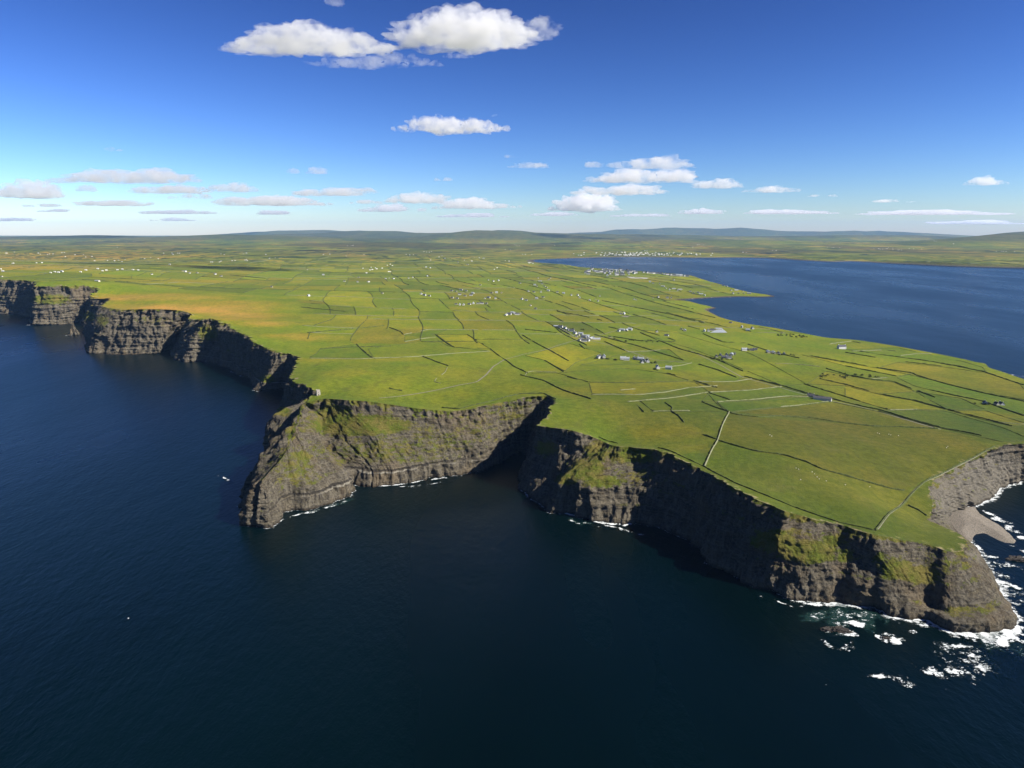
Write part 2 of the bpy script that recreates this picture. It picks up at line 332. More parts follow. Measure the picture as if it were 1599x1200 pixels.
# ------------------------------------------------------------------ height of the land (thin plate through the rim and inland heights)
ctl = [tuple(s[0]) for s in secs]
for px, py, z in ((60, 420, 165), (250, 465, 128), (330, 450, 105), (150, 430, 140), (420, 500, 100), (560, 560, 98), (700, 560, 88), (600, 600, 103), (800, 590, 95), (700, 520, 72), (520, 500, 80), (560, 450, 65), (420, 440, 70), (250, 410, 70),
                  (900, 590, 92), (960, 640, 100), (1050, 660, 98), (1150, 700, 92), (1250, 740, 84), (1400, 720, 66), (1350, 790, 72), (1300, 660, 74), (1100, 600, 80), (1000, 560, 66), (900, 530, 58), (1200, 560, 55), (1350, 600, 50), (1480, 640, 50),
                  (1000, 500, 38), (1100, 520, 30), (800, 480, 50), (700, 440, 45), (900, 450, 30), (1000, 440, 28), (800, 420, 30)):
    ctl.append(tuple(P(px, py, z=z)))
for X in (-30000, -15000, -6000, 0, 6000, 15000, 30000):
    for Yq, z in ((14000, 45), (22000, 70), (35000, 60), (52000, 60)): ctl.append((X, Yq, z+(30 if X < -5000 else 0)))
ctl += [(-6000, 7000, 150), (-9000, 9000, 150), (-3500, 9500, 60), (-1500, 9000, 40), (3000, 16000, 50), (9000, 13000, 60)]
ctl = np.array(ctl, float); keep = []
for i, c in enumerate(ctl):
    if all(np.hypot(*(c[:2]-ctl[j][:2])) > max(6, c[1]*.006) for j in keep): keep.append(i)
ctl = ctl[keep]
def _U(r2): return np.where(r2 > 0, .5*r2*np.log(np.maximum(r2, 1e-12)), 0)
SC = 1000.
_c = ctl[:, :2]/SC; n_ = len(_c)
K = _U(((_c[:, None]-_c[None])**2).sum(-1)) + np.eye(n_)*2e-4
Pm = np.c_[np.ones(n_), _c]; Lm = np.block([[K, Pm], [Pm.T, np.zeros((3, 3))]])
_w = np.linalg.solve(Lm, np.r_[ctl[:, 2], 0, 0, 0])
HILLS = [(-900, 25000, 2500, 2500, 300), (-3000, 30000, 6000, 2500, 230), (2600, 27000, 4000, 2500, 190), (-9000, 24000, 4000, 1500, 190), (-16000, 26000, 4000, 1500, 150), (-7000, 33000, 5000, 1500, 300),
         (9000, 30000, 7000, 1800, 150), (17000, 31000, 6000, 2000, 140), (12500, 17500, 2500, 1200, 330), (16500, 21500, 3000, 2000, 330), (5500, 20500, 3500, 1200, 110), (-2500, 17500, 2500, 1500, 90), (600, 16500, 1500, 1100, 70),
         (9000, 48000, 2500, 1500, 400), (12500, 48500, 3000, 1500, 440), (15500, 47500, 2200, 1500, 370), (20000, 48000, 4000, 1500, 330), (5500, 47000, 3000, 1200, 330), (25000, 47000, 4000, 1200, 320), (-12500, 44000, 5000, 1200, 420)]
def zland(x, y):
    x = np.atleast_1d(np.asarray(x, float)); y = np.atleast_1d(np.asarray(y, float)); out = np.empty_like(x)
    for a in range(0, len(x), 20000):
        q = np.stack([x[a:a+20000], y[a:a+20000]], -1)/SC
        out[a:a+20000] = _U(((q[:, None]-_c[None])**2).sum(-1)) @ _w[:n_] + _w[n_] + q @ _w[n_+1:]
    out += 2.2*fbm(xy3(x, y, 260), 4, 5) + .5*fbm(xy3(x, y, 45), 3, 9)
    far = sstep(2500, 9000, y)
    out += far*14*fbm(xy3(x, y, 1700), 4, 21)
    ff = sstep(12000, 22000, y); out += ff*(45*fbm(xy3(x, y, 5200), 5, 31))
    for hx, hy, sx, sy, hh in HILLS:
        g = np.exp(-(((x-hx)/sx)**2+((y-hy)/sy)**2)); out += hh*g*(1+.3*fbm(xy3(x, y, 1800), 4, 41))*ff**.5
    return np.maximum(out, 2.2)
def on_land(px, py):
    a = (px-799.5)/FPX; b = (600-py)/FPX; d = Vector((a, CP+b*SP, -SP+b*CP)).normalized()
    h = _bvh.ray_cast(Vector((0, 0, CAM_H)), d)
    return np.array(h[0]) if h[0] is not None else P(px, py, z=30)

# ------------------------------------------------------------------ the ribbon: sections interpolated along the shore
mean = secs.mean(1); seg = np.linalg.norm(np.diff(mean, axis=0), axis=1); cs = np.r_[0, np.cumsum(seg)]
u = [0.]
while u[-1] < cs[-1]:
    k = min(len(seg)-1, int(np.searchsorted(cs, u[-1], 'right')-1)); D = max(500, np.linalg.norm(mean[k]))
    tt = (u[-1]-cs[k])/seg[k]; lat = (secs[min(k+1, len(secs)-1)]-secs[k]); span = max(np.linalg.norm(lat, axis=1).max(), seg[k])
    step = D/560 * seg[k]/span
    if k >= n_cliff: step *= 2.5
    u.append(u[-1]+step)
u = np.array(u[:-1]); kk = np.clip(np.searchsorted(cs, u, 'right')-1, 0, len(seg)-1); tt = ((u-cs[kk])/seg[kk])[:, None, None]
i0, i1, i2, i3 = np.maximum(kk-1, 0), kk, kk+1, np.minimum(kk+2, len(secs)-1)
def slope(a, b, c): # monotone-ish tangents
    d0 = b-a; d1 = c-b; l0 = np.linalg.norm(d0, axis=-1, keepdims=True)+1e-6; l1 = np.linalg.norm(d1, axis=-1, keepdims=True)+1e-6
    return d0/l0, d1/l1, l0, l1
a, b, c, d = secs[i0], secs[i1], secs[i2], secs[i3]
L = np.linalg.norm(c-b, axis=-1, keepdims=True)
def tang(p, q, r):
    l0 = np.linalg.norm(q-p, axis=-1, keepdims=True); l1 = np.linalg.norm(r-q, axis=-1, keepdims=True)
    return (r-p)/(l0+l1+1e-6)
m0 = tang(a, b, c)*L*.8; m1 = tang(b, c, d)*L*.8
t2, t3 = tt**2, tt**3
G = (2*t3-3*t2+1)*b + (t3-2*t2+tt)*m0 + (-2*t3+3*t2)*c + (t3-t2)*m1
cliffy = (np.interp(u, cs, (np.arange(len(secs)) < n_cliff).astype(float)) > .5)
# outward normal
gs = np.gradient(G, axis=0); gr = np.gradient(G, axis=1); N = np.cross(gr, gs); N /= np.linalg.norm(N, axis=-1, keepdims=True)+1e-9
N = np.where((N[..., 2:3] < -.2), -N, N)
Nh = N.copy(); Nh[..., 2] *= .35
steep = 1-np.clip(np.abs(N[..., 2]), 0, 1)
hh = G[:, :1, 2:3]*.01; hh = np.clip(hh, .12, 1.3)
rowf = np.linspace(0, 1, NR)[None, :]
px_, py_, pz_ = G[..., 0], G[..., 1], G[..., 2]
def Q(sx, sz): return np.stack([px_/sx, py_/sx, pz_/sz], -1)
butt = fbm(Q(42, 150), 3, 60)*10
gul = -np.abs(fbm(Q(17, 70), 3, 70))*14 + 2.6 - 9*sstep(.25, .6, fbm(Q(26, 130), 2, 75))
zz_ = pz_ + 5*fbm(Q(90, 60), 2, 80)
def strat(sc, sd):
    return vnoise(np.stack([px_/160, py_/160, zz_/sc], -1), sd)
st = np.tanh(strat(6.5, 90)*3)*2.0 + np.tanh(strat(2.6, 91)*3)*.8
fine = fbm(Q(9, 5), 4, 100, .6)*2.2 + fbm(Q(3.2, 2.0), 2, 105)*1.5
notch = -10*sstep(.05, .5, fbm(Q(13, 200), 2, 107))*np.exp(-rowf*5) - 6*sstep(.2, .35, fbm(Q(7, 160), 2, 109))*np.exp(-rowf*9)
atten = sstep(0, .05, rowf)*.35+.65
bench = 3.6*sstep(25, 19, zz_)*sstep(40, 80, G[:, :1, 2])
uu_ = u[:, None]+0*pz_; wa = fbm(Q(30, 30), 2, 120)*1.2
def cells(a, b, sd): return _h(np.floor(a).astype(np.int64), np.floor(b).astype(np.int64), np.zeros(np.shape(a), np.int64), sd)
blk = cells(uu_/9+wa, zz_/5.5+wa*.5, 121)*1.5 + cells(uu_/5.2+wa*1.3, uu_*0, 122)*1.3 + cells(uu_/4.1-wa, zz_/2.6+wa, 123)*.8 + cells(uu_*0, zz_/3.7+wa*.3, 124)*.9
fine = fine*.75 + blk
disp = (butt + gul*(.35+.65*steep) + st*steep + fine + bench + notch*np.clip(.8+(G[..., 1]-1100)/1400, .8, 1.9))*atten*hh[..., 0]
gpx, gpy = proj(G); disp = disp*(1-.72*np.exp(-(((gpx-575)/85)**2+((gpy-664)/24)**2)**1.4))
disp = disp*(1-.7*np.exp(-(((gpx-842)/26)**2+((gpy-720)/75)**2)**1.6))-9*np.exp(-(((gpx-850)/20)**2+((gpy-715)/45)**2)**1.5)
disp = np.where(cliffy[:, None], disp, disp*.4)
G2 = G + Nh*disp[..., None]
G2[:, 0, 2] = G[:, 0, 2]
# rim z from the land; rows rescaled
zt = zland(G2[:, 0, 0], G2[:, 0, 1]); dz = zt-G2[:, 0, 2]
wgt = np.clip(G2[..., 2]/np.maximum(G2[:, :1, 2], 1), 0, 1)**2
G2[..., 2] += dz[:, None]*wgt
G2[:, 0, 2] = zt; G2[:, -1, 2] = 0
G2[:, 1:-1, 2] = np.clip(G2[:, 1:-1, 2], .05, None)
foot = G2[:, -1:].copy(); foot[..., :2] += N[:, -1:, :2]*1.5; foot[..., 2] = -4
GR = np.concatenate([G2, foot], 1)
rim = G2[:, 0].copy()
# untangle the rim: drop points that run back on themselves
def cross_fix(pts):
    keep = [0]; i = 0; n = len(pts)
    def inter(p, q, r, s):
        d1 = q-p; d2 = s-r; den = d1[0]*d2[1]-d1[1]*d2[0]
        if abs(den) < 1e-12: return False
        t = ((r[0]-p[0])*d2[1]-(r[1]-p[1])*d2[0])/den; w = ((r[0]-p[0])*d1[1]-(r[1]-p[1])*d1[0])/den
        return -1e-9 <= t <= 1+1e-9 and -1e-9 <= w <= 1+1e-9
    while i < n-1:
        jmax = i+1
        for j in range(min(n-2, i+70), i+1, -1):
            if inter(pts[i], pts[i+1], pts[j], pts[j+1]): jmax = j+1; break
        keep.append(jmax); i = jmax
    return keep
rk = cross_fix(rim[:, :2]); rimc = rim[rk]
ns, nr = GR.shape[:2]
idx = np.arange(ns*nr).reshape(ns, nr)
Fq = np.stack([idx[:-1, :-1], idx[:-1, 1:], idx[1:, 1:], idx[1:, :-1]], -1).reshape(-1, 4)
VV = GR.reshape(-1, 3)
# vegetation: gentle ledges, and the green slopes traced from the photograph
gs = np.gradient(GR, axis=0); gr = np.gradient(GR, axis=1); NN = np.cross(gr, gs); NN /= np.linalg.norm(NN, axis=-1, keepdims=True)+1e-9
px, py = proj(GR)
veg = sstep(.45, .8, np.abs(NN[..., 2]))*.45
rowg = np.linspace(0, 1, nr)[None, :]
veg = veg*(.75+.5*np.tanh(3*np.r_['1', strat(5.0, 131), strat(5.0, 131)[:, -1:]]))*sstep(.95, .7, rowg) + sstep(.16, .02, rowg)*.55*sstep(-.1, .4, fbm(np.stack([u[:, None]/16+0*rowg, 4*rowg+0*u[:, None], 0*rowg+0*u[:, None]], -1), 3, 133)) + sstep(.05, 0, rowg)*.45
VEG = [(545, 662, 62, 16, 1.1), (520, 645, 30, 14, .9), (600, 665, 40, 10, .9), (470, 712, 22, 10, .8), (465, 740, 30, 22, .6), (590, 690, 80, 22, .5), (680, 690, 80, 26, .55), (740, 670, 50, 22, .5), (650, 668, 40, 10, .5), (800, 650, 30, 12, .6),
       (600, 705, 150, 26, .56), (460, 730, 42, 34, .58), (560, 664, 80, 17, 1.15), (800, 640, 60, 16, .5), (760, 665, 60, 30, .4), (852, 700, 20, 14, .8), (915, 735, 28, 18, 1.1), (940, 752, 34, 10, 1.), (885, 748, 18, 10, 1.), (932, 708, 20, 20, .9), (985, 712, 45, 14, .9), (880, 690, 16, 8, .3), (1020, 715, 20, 8, .6),
       (1210, 845, 35, 18, 1.1), (1260, 862, 50, 18, 1.1), (1300, 845, 25, 14, .8), (1320, 868, 18, 12, .8), (1400, 890, 30, 18, 1.), (1440, 898, 30, 16, 1.), (1375, 872, 14, 12, .7), (1450, 880, 20, 10, .4),
       (80, 468, 30, 8, 1.0), (140, 495, 10, 8, 1.), (160, 500, 12, 12, .7), (235, 500, 40, 7, .5), (325, 520, 16, 14, .9), (418, 592, 12, 7, .9), (440, 643, 18, 8, .9), (1490, 760, 30, 20, .12), (1470, 745, 12, 8, .4), (1510, 850, 14, 10, .5)]
for x0, y0, rx, ry, s in VEG: veg = np.maximum(veg, s*np.exp(-(((px-x0)/rx)**2+((py-y0)/ry)**2)**1.3*.7))
veg = np.where(cliffy[:, None], veg, .75*sstep(.9, .5, rowg))
veg *= sstep(3, 12, GR[..., 2])
pale = np.zeros_like(veg)  # pale cove scree; sunlit headland faces are painted lighter here too
for x0, y0, rx, ry, s in [(1530, 750, 90, 46, 1.2), (1490, 790, 44, 34, .9), (600, 755, 70, 6, .5), (620, 690, 140, 22, .4), (540, 740, 10, 14, .6), (100, 480, 60, 30, .35), (230, 520, 60, 30, .4), (300, 540, 30, 25, .4), (800, 640, 50, 20, .4), (1520, 870, 14, 10, .8), (1540, 940, 25, 25, .3), (690, 690, 60, 40, .3), (470, 735, 60, 40, .3)]:
    pale = np.maximum(pale, s*np.exp(-(((px-x0)/rx)**2+((py-y0)/ry)**2)**1.3*.7))
# the cliff line is cut into named stretches so that each reads as a piece of coast of its own
me = mesh_np('cliffs', VV, Fq); me.materials.append(M['cliff'])
at_ = me.attributes.new('veg', 'FLOAT', 'POINT'); at_.data.foreach_set('value', veg.ravel().astype(np.float32))
at_ = me.attributes.new('pale', 'FLOAT', 'POINT'); at_.data.foreach_set('value', pale.ravel().astype(np.float32))
band = .12+.88*np.exp(-((px-570)/190)**4)+0*rowg
at_ = me.attributes.new('band', 'FLOAT', 'POINT'); at_.data.foreach_set('value', band.ravel().astype(np.float32))
cliffs = link('sea_cliffs', me); tag(cliffs, kind='structure')

# ------------------------------------------------------------------ fields: a warped patchwork, split again and again
FA = math.atan2(200, 976)                      # the long field lines run almost away from the camera
ca, sa = math.cos(FA), math.sin(FA)
def uv2w(U, V):
    U = np.asarray(U, float); V = np.asarray(V, float)
    x = U*ca - V*sa*1.0; y = U*sa*.6 + V*ca
    wx = 150*fbm(xy3(x, y, 1300), 3, 201); wy = 170*fbm(xy3(x, y, 1100), 3, 203)
    return np.stack([x+wx, y+wy], -1)
def w2uv(x, y):
    x = np.asarray(x, float); y = np.asarray(y, float); gx, gy = x, y
    for _ in range(7):
        gx, gy = x-150*fbm(xy3(gx, gy, 1300), 3, 201), y-170*fbm(xy3(gx, gy, 1100), 3, 203)
    det = ca*ca + sa*sa*.6; return (gx*ca+gy*sa)/det, (gy*ca-gx*sa*.6)/det
leaves = []; splits = []
def bsp(u0, u1, v0, v1, dep):
    cu, cv = (u0+u1)/2, (v0+v1)/2; w = uv2w([cu], [cv])[0]; Y = max(w[1], 900)
    if v0 > 2000 or True:
        if abs(w[0]) - (u1-u0)*.75 - (v1-v0)*.3 > 1.0*(Y+(v1-v0)*.6)*.75+300: leaves.append((u0, u1, v0, v1)); return
    tu = 70 + Y*.022 + random.random()*80; tv = 110 + Y*.04 + random.random()*170
    if Y > 9000: tu *= 1.6; tv *= 1.6
    if u1-u0 < tu*1.5 and v1-v0 < tv*1.5: leaves.append((u0, u1, v0, v1)); return
    r = .5+(random.random()-.5)*.44
    if (u1-u0)/tu > (v1-v0)/tv:
        m = u0+(u1-u0)*r; splits.append(('v', m, v0, v1, Y, u1-u0)); bsp(u0, m, v0, v1, dep+1); bsp(m, u1, v0, v1, dep+1)
    else:
        m = v0+(v1-v0)*r; splits.append(('u', m, u0, u1, Y, v1-v0)); bsp(u0, u1, v0, m, dep+1); bsp(u0, u1, m, v1, dep+1)
bsp(-30000, 30000, -4000, 32000, 0)

poly = [tuple(p[:2]) for p in rimc]
last = rimc[-1]; first = rimc[0]
outer = [(last[0]*1.6, last[1]+1500), (38000, 24000), (40000, 55000), (0, 56000), (-42000, 55000), (-42000, 20000), (first[0]*2.2, first[1]*1.6)]
poly_all = np.array(poly+outer)
def inside(x, y, pl=None):
    pl = poly_all if pl is None else pl; x = np.asarray(x, float); y = np.asarray(y, float); res = np.zeros(x.shape, bool)
    x1, y1 = pl[:, 0], pl[:, 1]; x2, y2 = np.roll(x1, -1), np.roll(y1, -1)
    for a in range(0, len(x), 3000):
        X = x[a:a+3000, None]; Yq = y[a:a+3000, None]
        c = ((y1 > Yq) != (y2 > Yq)) & (X < (x2-x1)*(Yq-y1)/(y2-y1+1e-30)+x1)
        res[a:a+3000] = (c.sum(1) % 2) == 1
    return res
def near_traced(x, y):          # ground whose walls are traced one by one
    qx, qy = proj(np.stack([x, y, np.full(np.shape(x), 70.)], -1))
    return (qy > 536+np.clip((860-qx)*.02, -8, 12)) | ((qx > 1060) & (qy > 500)) | ((qx < 470) & (qy > 470) ) 
def dist_rim(x, y):
    r = rimc[rimc[:, 1] < 6000][::3, :2]; out = np.empty(len(x))
    for a in range(0, len(x), 4000): out[a:a+4000] = np.sqrt(((np.stack([x[a:a+4000], y[a:a+4000]], -1)[:, None]-r[None])**2).sum(-1).min(1))
    return out

def drape0(w2, step):
    w2 = np.asarray(w2, float); d = np.r_[0, np.cumsum(np.linalg.norm(np.diff(w2, axis=0), axis=1))]
    n = max(3, int(d[-1]/step)+1); t = np.linspace(0, d[-1], n); t = np.unique(np.r_[t, d]); return np.stack([np.interp(t, d, w2[:, k]) for k in (0, 1)], 1)
wall_runs = []   # (points Nx2, kind, Y, sample)
cons = []        # constraint polylines for the land sheet
for dirn, m, a0, a1, Y, wd in splits:
    if Y > 13000: continue
    n = max(2, int((a1-a0)/(40+Y*.006))+1); tv = np.linspace(a0, a1, n)
    w = uv2w(np.full(n, m), tv) if dirn == 'v' else uv2w(tv, np.full(n, m))
    if w[:, 1].min() < 1200: ok_ = w[:, 1] > 1200
    else: ok_ = np.ones(n, bool)
    ok_ &= (np.abs(w[:, 0]) < w[:, 1]*.78+100)
    if not ok_.any(): continue
    ok_ &= inside(w[:, 0], w[:, 1])
    if ok_.any():
        ok_ &= dist_rim(w[:, 0], w[:, 1]) > 25+Y*.004
        ok_ &= ~near_traced(w[:, 0], w[:, 1])
    s = 0
    while s < n:
        if ok_[s]:
            e = s
            while e+1 < n and ok_[e+1]: e += 1
            if e > s: wall_runs.append((w[s:e+1], dirn, Y))
            s = e+1
        else: s += 1
cons = [r[0] for r in wall_runs if r[2] < 7000]

# ---- fields of the nearer ground, traced one by one: outline and grass colour
def px_ground(pp):
    pp = np.array(pp, float); z = np.full(len(pp), 70.)
    for _ in range(12):
        w = np.array([P(a, b, z=c) for (a, b), c in zip(pp, z)]); z = .5*z+.5*zland(w[:, 0], w[:, 1])
    return w[:, :2]
GREENS = {'b': (.13, .215, .016), 'd': (.10, .165, .016), 'o': (.175, .185, .028), 'y': (.25, .26, .032), 't': (.21, .215, .04), 'g': (.155, .21, .018)}
FIELDS = [('g', [(1080, 545), (1000, 520), (1060, 520), (1170, 552), (1260, 600), (1222, 603)]), ('o', [(1160, 588), (1222, 604), (1130, 612), (1108, 613), (1085, 597), (1150, 596)]), ('b', [(1108, 614), (1220, 605), (1262, 616), (1230, 620), (1120, 628), (1096, 628)]),
 ('b', [(1120, 629), (1262, 620), (1298, 627), (1250, 633), (1205, 637), (1139, 644)]), ('o', [(1139, 645), (1205, 638), (1300, 628), (1372, 643), (1465, 669), (1400, 667), (1310, 660), (1220, 650)]), ('t', [(1260, 600), (1290, 580), (1360, 594), (1395, 597), (1430, 612), (1372, 616), (1320, 603)]),
 ('y', [(1320, 603), (1380, 618), (1430, 627), (1480, 641), (1432, 640), (1386, 640), (1320, 620)]), ('y', [(1320, 572), (1250, 554), (1320, 567), (1372, 576), (1425, 583), (1400, 588)]), ('b', [(1425, 584), (1477, 600), (1530, 613), (1599, 627), (1620, 655), (1535, 627), (1430, 604), (1400, 590)]),
 ('o', [(1372, 575), (1400, 566), (1470, 573), (1540, 583), (1590, 598), (1620, 628), (1530, 612), (1477, 599)]), ('d', [(1430, 612), (1500, 622), (1540, 640), (1480, 640)]), ('y', [(1480, 641), (1540, 642), (1610, 664), (1580, 666)]), ('d', [(1372, 642), (1432, 641), (1480, 643), (1565, 668), (1610, 688), (1565, 691), (1469, 669)]),
 ('d', [(1320, 546), (1400, 543), (1500, 564), (1535, 574), (1540, 582), (1460, 566)]), ('g', [(632, 537), (680, 529), (700, 541), (765, 549), (700, 553), (640, 558), (585, 561), (575, 545)]), ('d', [(557, 538), (500, 545), (483, 559), (560, 560), (582, 560)]), ('d', [(632, 523), (700, 515), (680, 523), (655, 530), (632, 534)]),
 ('y', [(682, 523), (730, 523), (765, 545), (710, 543)]), ('y', [(820, 556), (870, 542), (890, 537), (940, 552), (900, 566), (882, 580), (850, 563)]), ('d', [(905, 571), (978, 551), (1045, 546), (1068, 564), (1000, 570)]), ('g', [(830, 583), (870, 583), (920, 597), (1000, 598), (1078, 595), (1040, 584), (980, 576), (882, 582)]),
 ('y', [(920, 598), (1000, 599), (1078, 596), (1120, 606), (1075, 606), (1000, 616), (925, 616)]), ('g', [(1000, 627), (1105, 614), (1118, 630), (1135, 643), (1078, 643), (1020, 643)]), ('d', [(300, 560), (1122, 690), (1114, 703), (1102, 728), (1060, 712)][1:]), ('o', [(1122, 689), (1180, 706), (1260, 722), (1300, 739), (1390, 764), (1412, 768), (1440, 750), (1545, 700), (1500, 677), (1465, 671), (1310, 661), (1185, 653), (1140, 646)])]
FIELDS = [(k_, px_ground(p_)) for k_, p_ in FIELDS]
for k_, p_ in FIELDS:
    q = np.r_[p_, p_[:1]]
    if inside(q[:, 0], q[:, 1]).all(): cons.append(drape0(q, 25))

# ---- sheet of land
pts = []; 
ring = 620.; rows = []
while ring < 56000:
    st_ = ring/78 if ring < 12000 else ring/60
    n = int(2*.86*ring/st_); xs = (np.arange(n)+.5*(len(rows) % 2))/n*2*.86*ring-.86*ring
    rows.append(np.stack([xs+rng.normal(0, st_*.12, n), np.full(n, ring)+rng.normal(0, st_*.12, n)], -1)); ring += st_*(1.0 if ring < 3000 else 1.25 if ring < 14000 else 1.0)
gp = np.concatenate(rows); gp = gp[inside(gp[:, 0], gp[:, 1])]
allr = rimc[:, :2]
dmin = dist_rim(gp[:, 0], gp[:, 1]); gp = gp[(dmin > np.minimum(gp[:, 1]/160, 40))]
verts = [Vector(p) for p in map(tuple, poly_all)]; npoly = len(verts)
edges = [(i, (i+1) % npoly) for i in range(npoly)]
for c_ in cons:
    b0 = len(verts); verts += [Vector((float(a), float(b))) for a, b in c_]
    edges += [(b0+i, b0+i+1) for i in range(len(c_)-1)]
# extra rows just inside the rim so that the edge rounds well
verts += [Vector((float(a), float(b))) for a, b in gp]
out = geometry.delaunay_2d_cdt(verts, edges, [], 1, 0.05)
LV = np.array([tuple(v) for v in out[0]]); LF = np.array([tuple(f) for f in out[2] if len(f) == 3], np.int32)
cen = LV[LF].mean(1)
ok_ = inside(cen[:, 0], cen[:, 1]); LF = LF[ok_]; cen = cen[ok_]
lz = zland(LV[:, 0], LV[:, 1])
# orientation up
e1 = LV[LF[:, 1]]-LV[LF[:, 0]]; e2 = LV[LF[:, 2]]-LV[LF[:, 0]]; flip = (e1[:, 0]*e2[:, 1]-e1[:, 1]*e2[:, 0]) < 0
LF[flip] = LF[flip][:, ::-1]
land_me = mesh_np('land', np.c_[LV, lz], LF)
print('land', len(LV), len(LF), 'ribbon', len(VV), 'walls', len(wall_runs), 'leaves', len(leaves))

# ---- colour of each field
PAL = np.array([(.14, .20, .018), (.165, .22, .022), (.21, .24, .028), (.125, .18, .018), (.20, .205, .032), (.21, .23, .04), (.10, .155, .020), (.22, .21, .055)])
PW = np.array([.24, .2, .15, .14, .12, .06, .06, .03])
fu, fv = w2uv(cen[:, 0], cen[:, 1])
LA = np.array(leaves); order = np.argsort(LA[:, 0]); fid = np.full(len(cen), -1)
# locate leaves by a coarse grid
cell = 400.; from collections import defaultdict
gd = defaultdict(list)
for i, (a0, a1, b0, b1) in enumerate(leaves):
    if b0 > 14000 or a1-a0 > 4000: continue
    for ix in range(int(a0//cell), int(a1//cell)+1):
        for iy in range(int(b0//cell), int(b1//cell)+1): gd[(ix, iy)].append(i)
for i, (a_, b_) in enumerate(zip(fu, fv)):
    for j in gd.get((int(a_//cell), int(b_//cell)), ()):
        q = leaves[j]
        if q[0] <= a_ < q[1] and q[2] <= b_ < q[3]: fid[i] = j; break
lc = PAL[rng.choice(len(PAL), len(leaves)+1, p=PW)]*.68+.32*np.array((.16, .19, .024)); lc = lc*(1+rng.normal(0, .10, (len(leaves)+1, 1)))
col = lc[fid]
fx, fy = proj(np.c_[cen, zland(cen[:, 0], cen[:, 1])])
base_near = np.array((.145, .200, .016)) 
nearw = near_traced(cen[:, 0], cen[:, 1]).astype(float)[:, None]
nn = fbm(xy3(cen[:, 0], cen[:, 1], 240), 4, 300)[:, None]
nearc = base_near*(1+.22*nn) + np.array((.035, .015, .01))*np.clip(fbm(xy3(cen[:, 0], cen[:, 1], 150), 3, 310)[:, None]*2, 0, 1)
col = np.where(nearw > 0, nearc, col)
for k_, p_ in FIELDS:
    m_ = np.where((np.abs(cen[:, 0]-p_[:, 0].mean()) < 1500) & (cen[:, 1] < 6000))[0]; m_ = m_[inside(cen[m_, 0], cen[m_, 1], p_)]
    tgt = np.array(GREENS[k_])*(1+.18*nn[m_]); col[m_] = col[m_]*.25+tgt*.75
# far country: patchwork of larger, duller pieces
farw = sstep(8500, 13000, cen[:, 1])[:, None]
pt = np.floor(fu/(260+cen[:, 1]*.02)).astype(int)*7919 + np.floor(fv/(520+cen[:, 1]*.03)).astype(int)*104729
prnd = ((pt*2654435761) % 997)/997.
farc = PAL[(prnd*7.99).astype(int)]*.9*(1+.5*fbm(xy3(cen[:, 0], cen[:, 1], 2600), 3, 320)[:, None])
wood = sstep(.12, .3, fbm(xy3(cen[:, 0], cen[:, 1]*.45, 1500), 4, 330))[:, None]
farc = farc*(1-wood*.62) + np.array((.02, .03, .022))*wood*.62
moor = sstep(-.05, .35, fbm(xy3(cen[:, 0], cen[:, 1]*.6, 4200), 3, 340))[:, None]
farc = farc*(1-.25*moor)+np.array((.15, .11, .07))*.25*moor
col = col*(1-farw)+farc*farw
# heath and rough patches, traced
HEATH = [(300, 482, 130, 9, .95), (380, 494, 70, 8, .7), (230, 465, 120, 6, .7), (330, 474, 100, 5, .5), (500, 528, 60, 5, .8), (420, 505, 60, 5, .5), (620, 528, 40, 3, .6), (560, 562, 110, 3.5, .8), (560, 500, 60, 4, .4), (650, 512, 28, 3, .6), (460, 525, 50, 4, .6),
         (545, 583, 50, 6, .55), (100, 402, 170, 7, .55), (60, 418, 120, 5, .45), (330, 440, 120, 3, .3), (800, 607, 50, 9, .5), (880, 612, 60, 8, .35), (960, 610, 70, 6, .45), (1080, 586, 40, 8, .35), (1040, 675, 60, 10, .5), (1090, 700, 28, 8, .5),
         (1000, 598, 60, 5, .4), (1440, 575, 60, 7, .4), (1360, 612, 60, 8, .4), (1290, 595, 50, 5, .45), (1250, 590, 30, 4, .4), (1560, 650, 60, 4, .5), (1500, 700, 60, 14, .25), (720, 615, 30, 5, .3), (700, 400, 120, 5, .35), (240, 500, 60, 6, .5)]
hm = np.zeros(len(cen))
for x0, y0, rx, ry, s in HEATH: hm = np.maximum(hm, s*np.exp(-(((fx-x0)/rx)**2+((fy-y0)/ry)**2)**1.5))
hm = (hm*(1+.6*fbm(xy3(cen[:, 0], cen[:, 1], 180), 4, 350))).clip(0, 1)[:, None]
hl = sstep(520, 400, fx)[:, None]; col = col*(1-hm)+(np.array((.41, .26, .11))*hl+np.array((.25, .24, .06))*(1-hl))*hm
YEL = [(880, 560, 40, 5, .5), (905, 565, 50, 6, .35), (1180, 585, 60, 6, .35), (560, 495, 50, 4, .5), (735, 530, 40, 4, .4), (1000, 560, 60, 6, .25), (1250, 630, 60, 5, .3), (620, 495, 40, 3, .4), (520, 465, 80, 4, .3), (1190, 570, 40, 5, .3)]
ym = np.zeros(len(cen))
for x0, y0, rx, ry, s in YEL: ym = np.maximum(ym, s*np.exp(-(((fx-x0)/rx)**2+((fy-y0)/ry)**2)**2))
col = col*(1-ym[:, None])+np.array((.31, .32, .045))*ym[:, None]
mf = (sstep(4500, 9000, cen[:, 1])*.22)[:, None]; col = col*(1-mf)+np.array((.14, .145, .065))*mf
zc = zland(cen[:, 0], cen[:, 1]); mh = (sstep(110, 230, zc)*sstep(11000, 15000, cen[:, 1])*.75)[:, None]; col = col*(1-mh)+np.array((.09, .11, .10))*mh  # far hills paled towards blue-grey, distance haze put into their colour
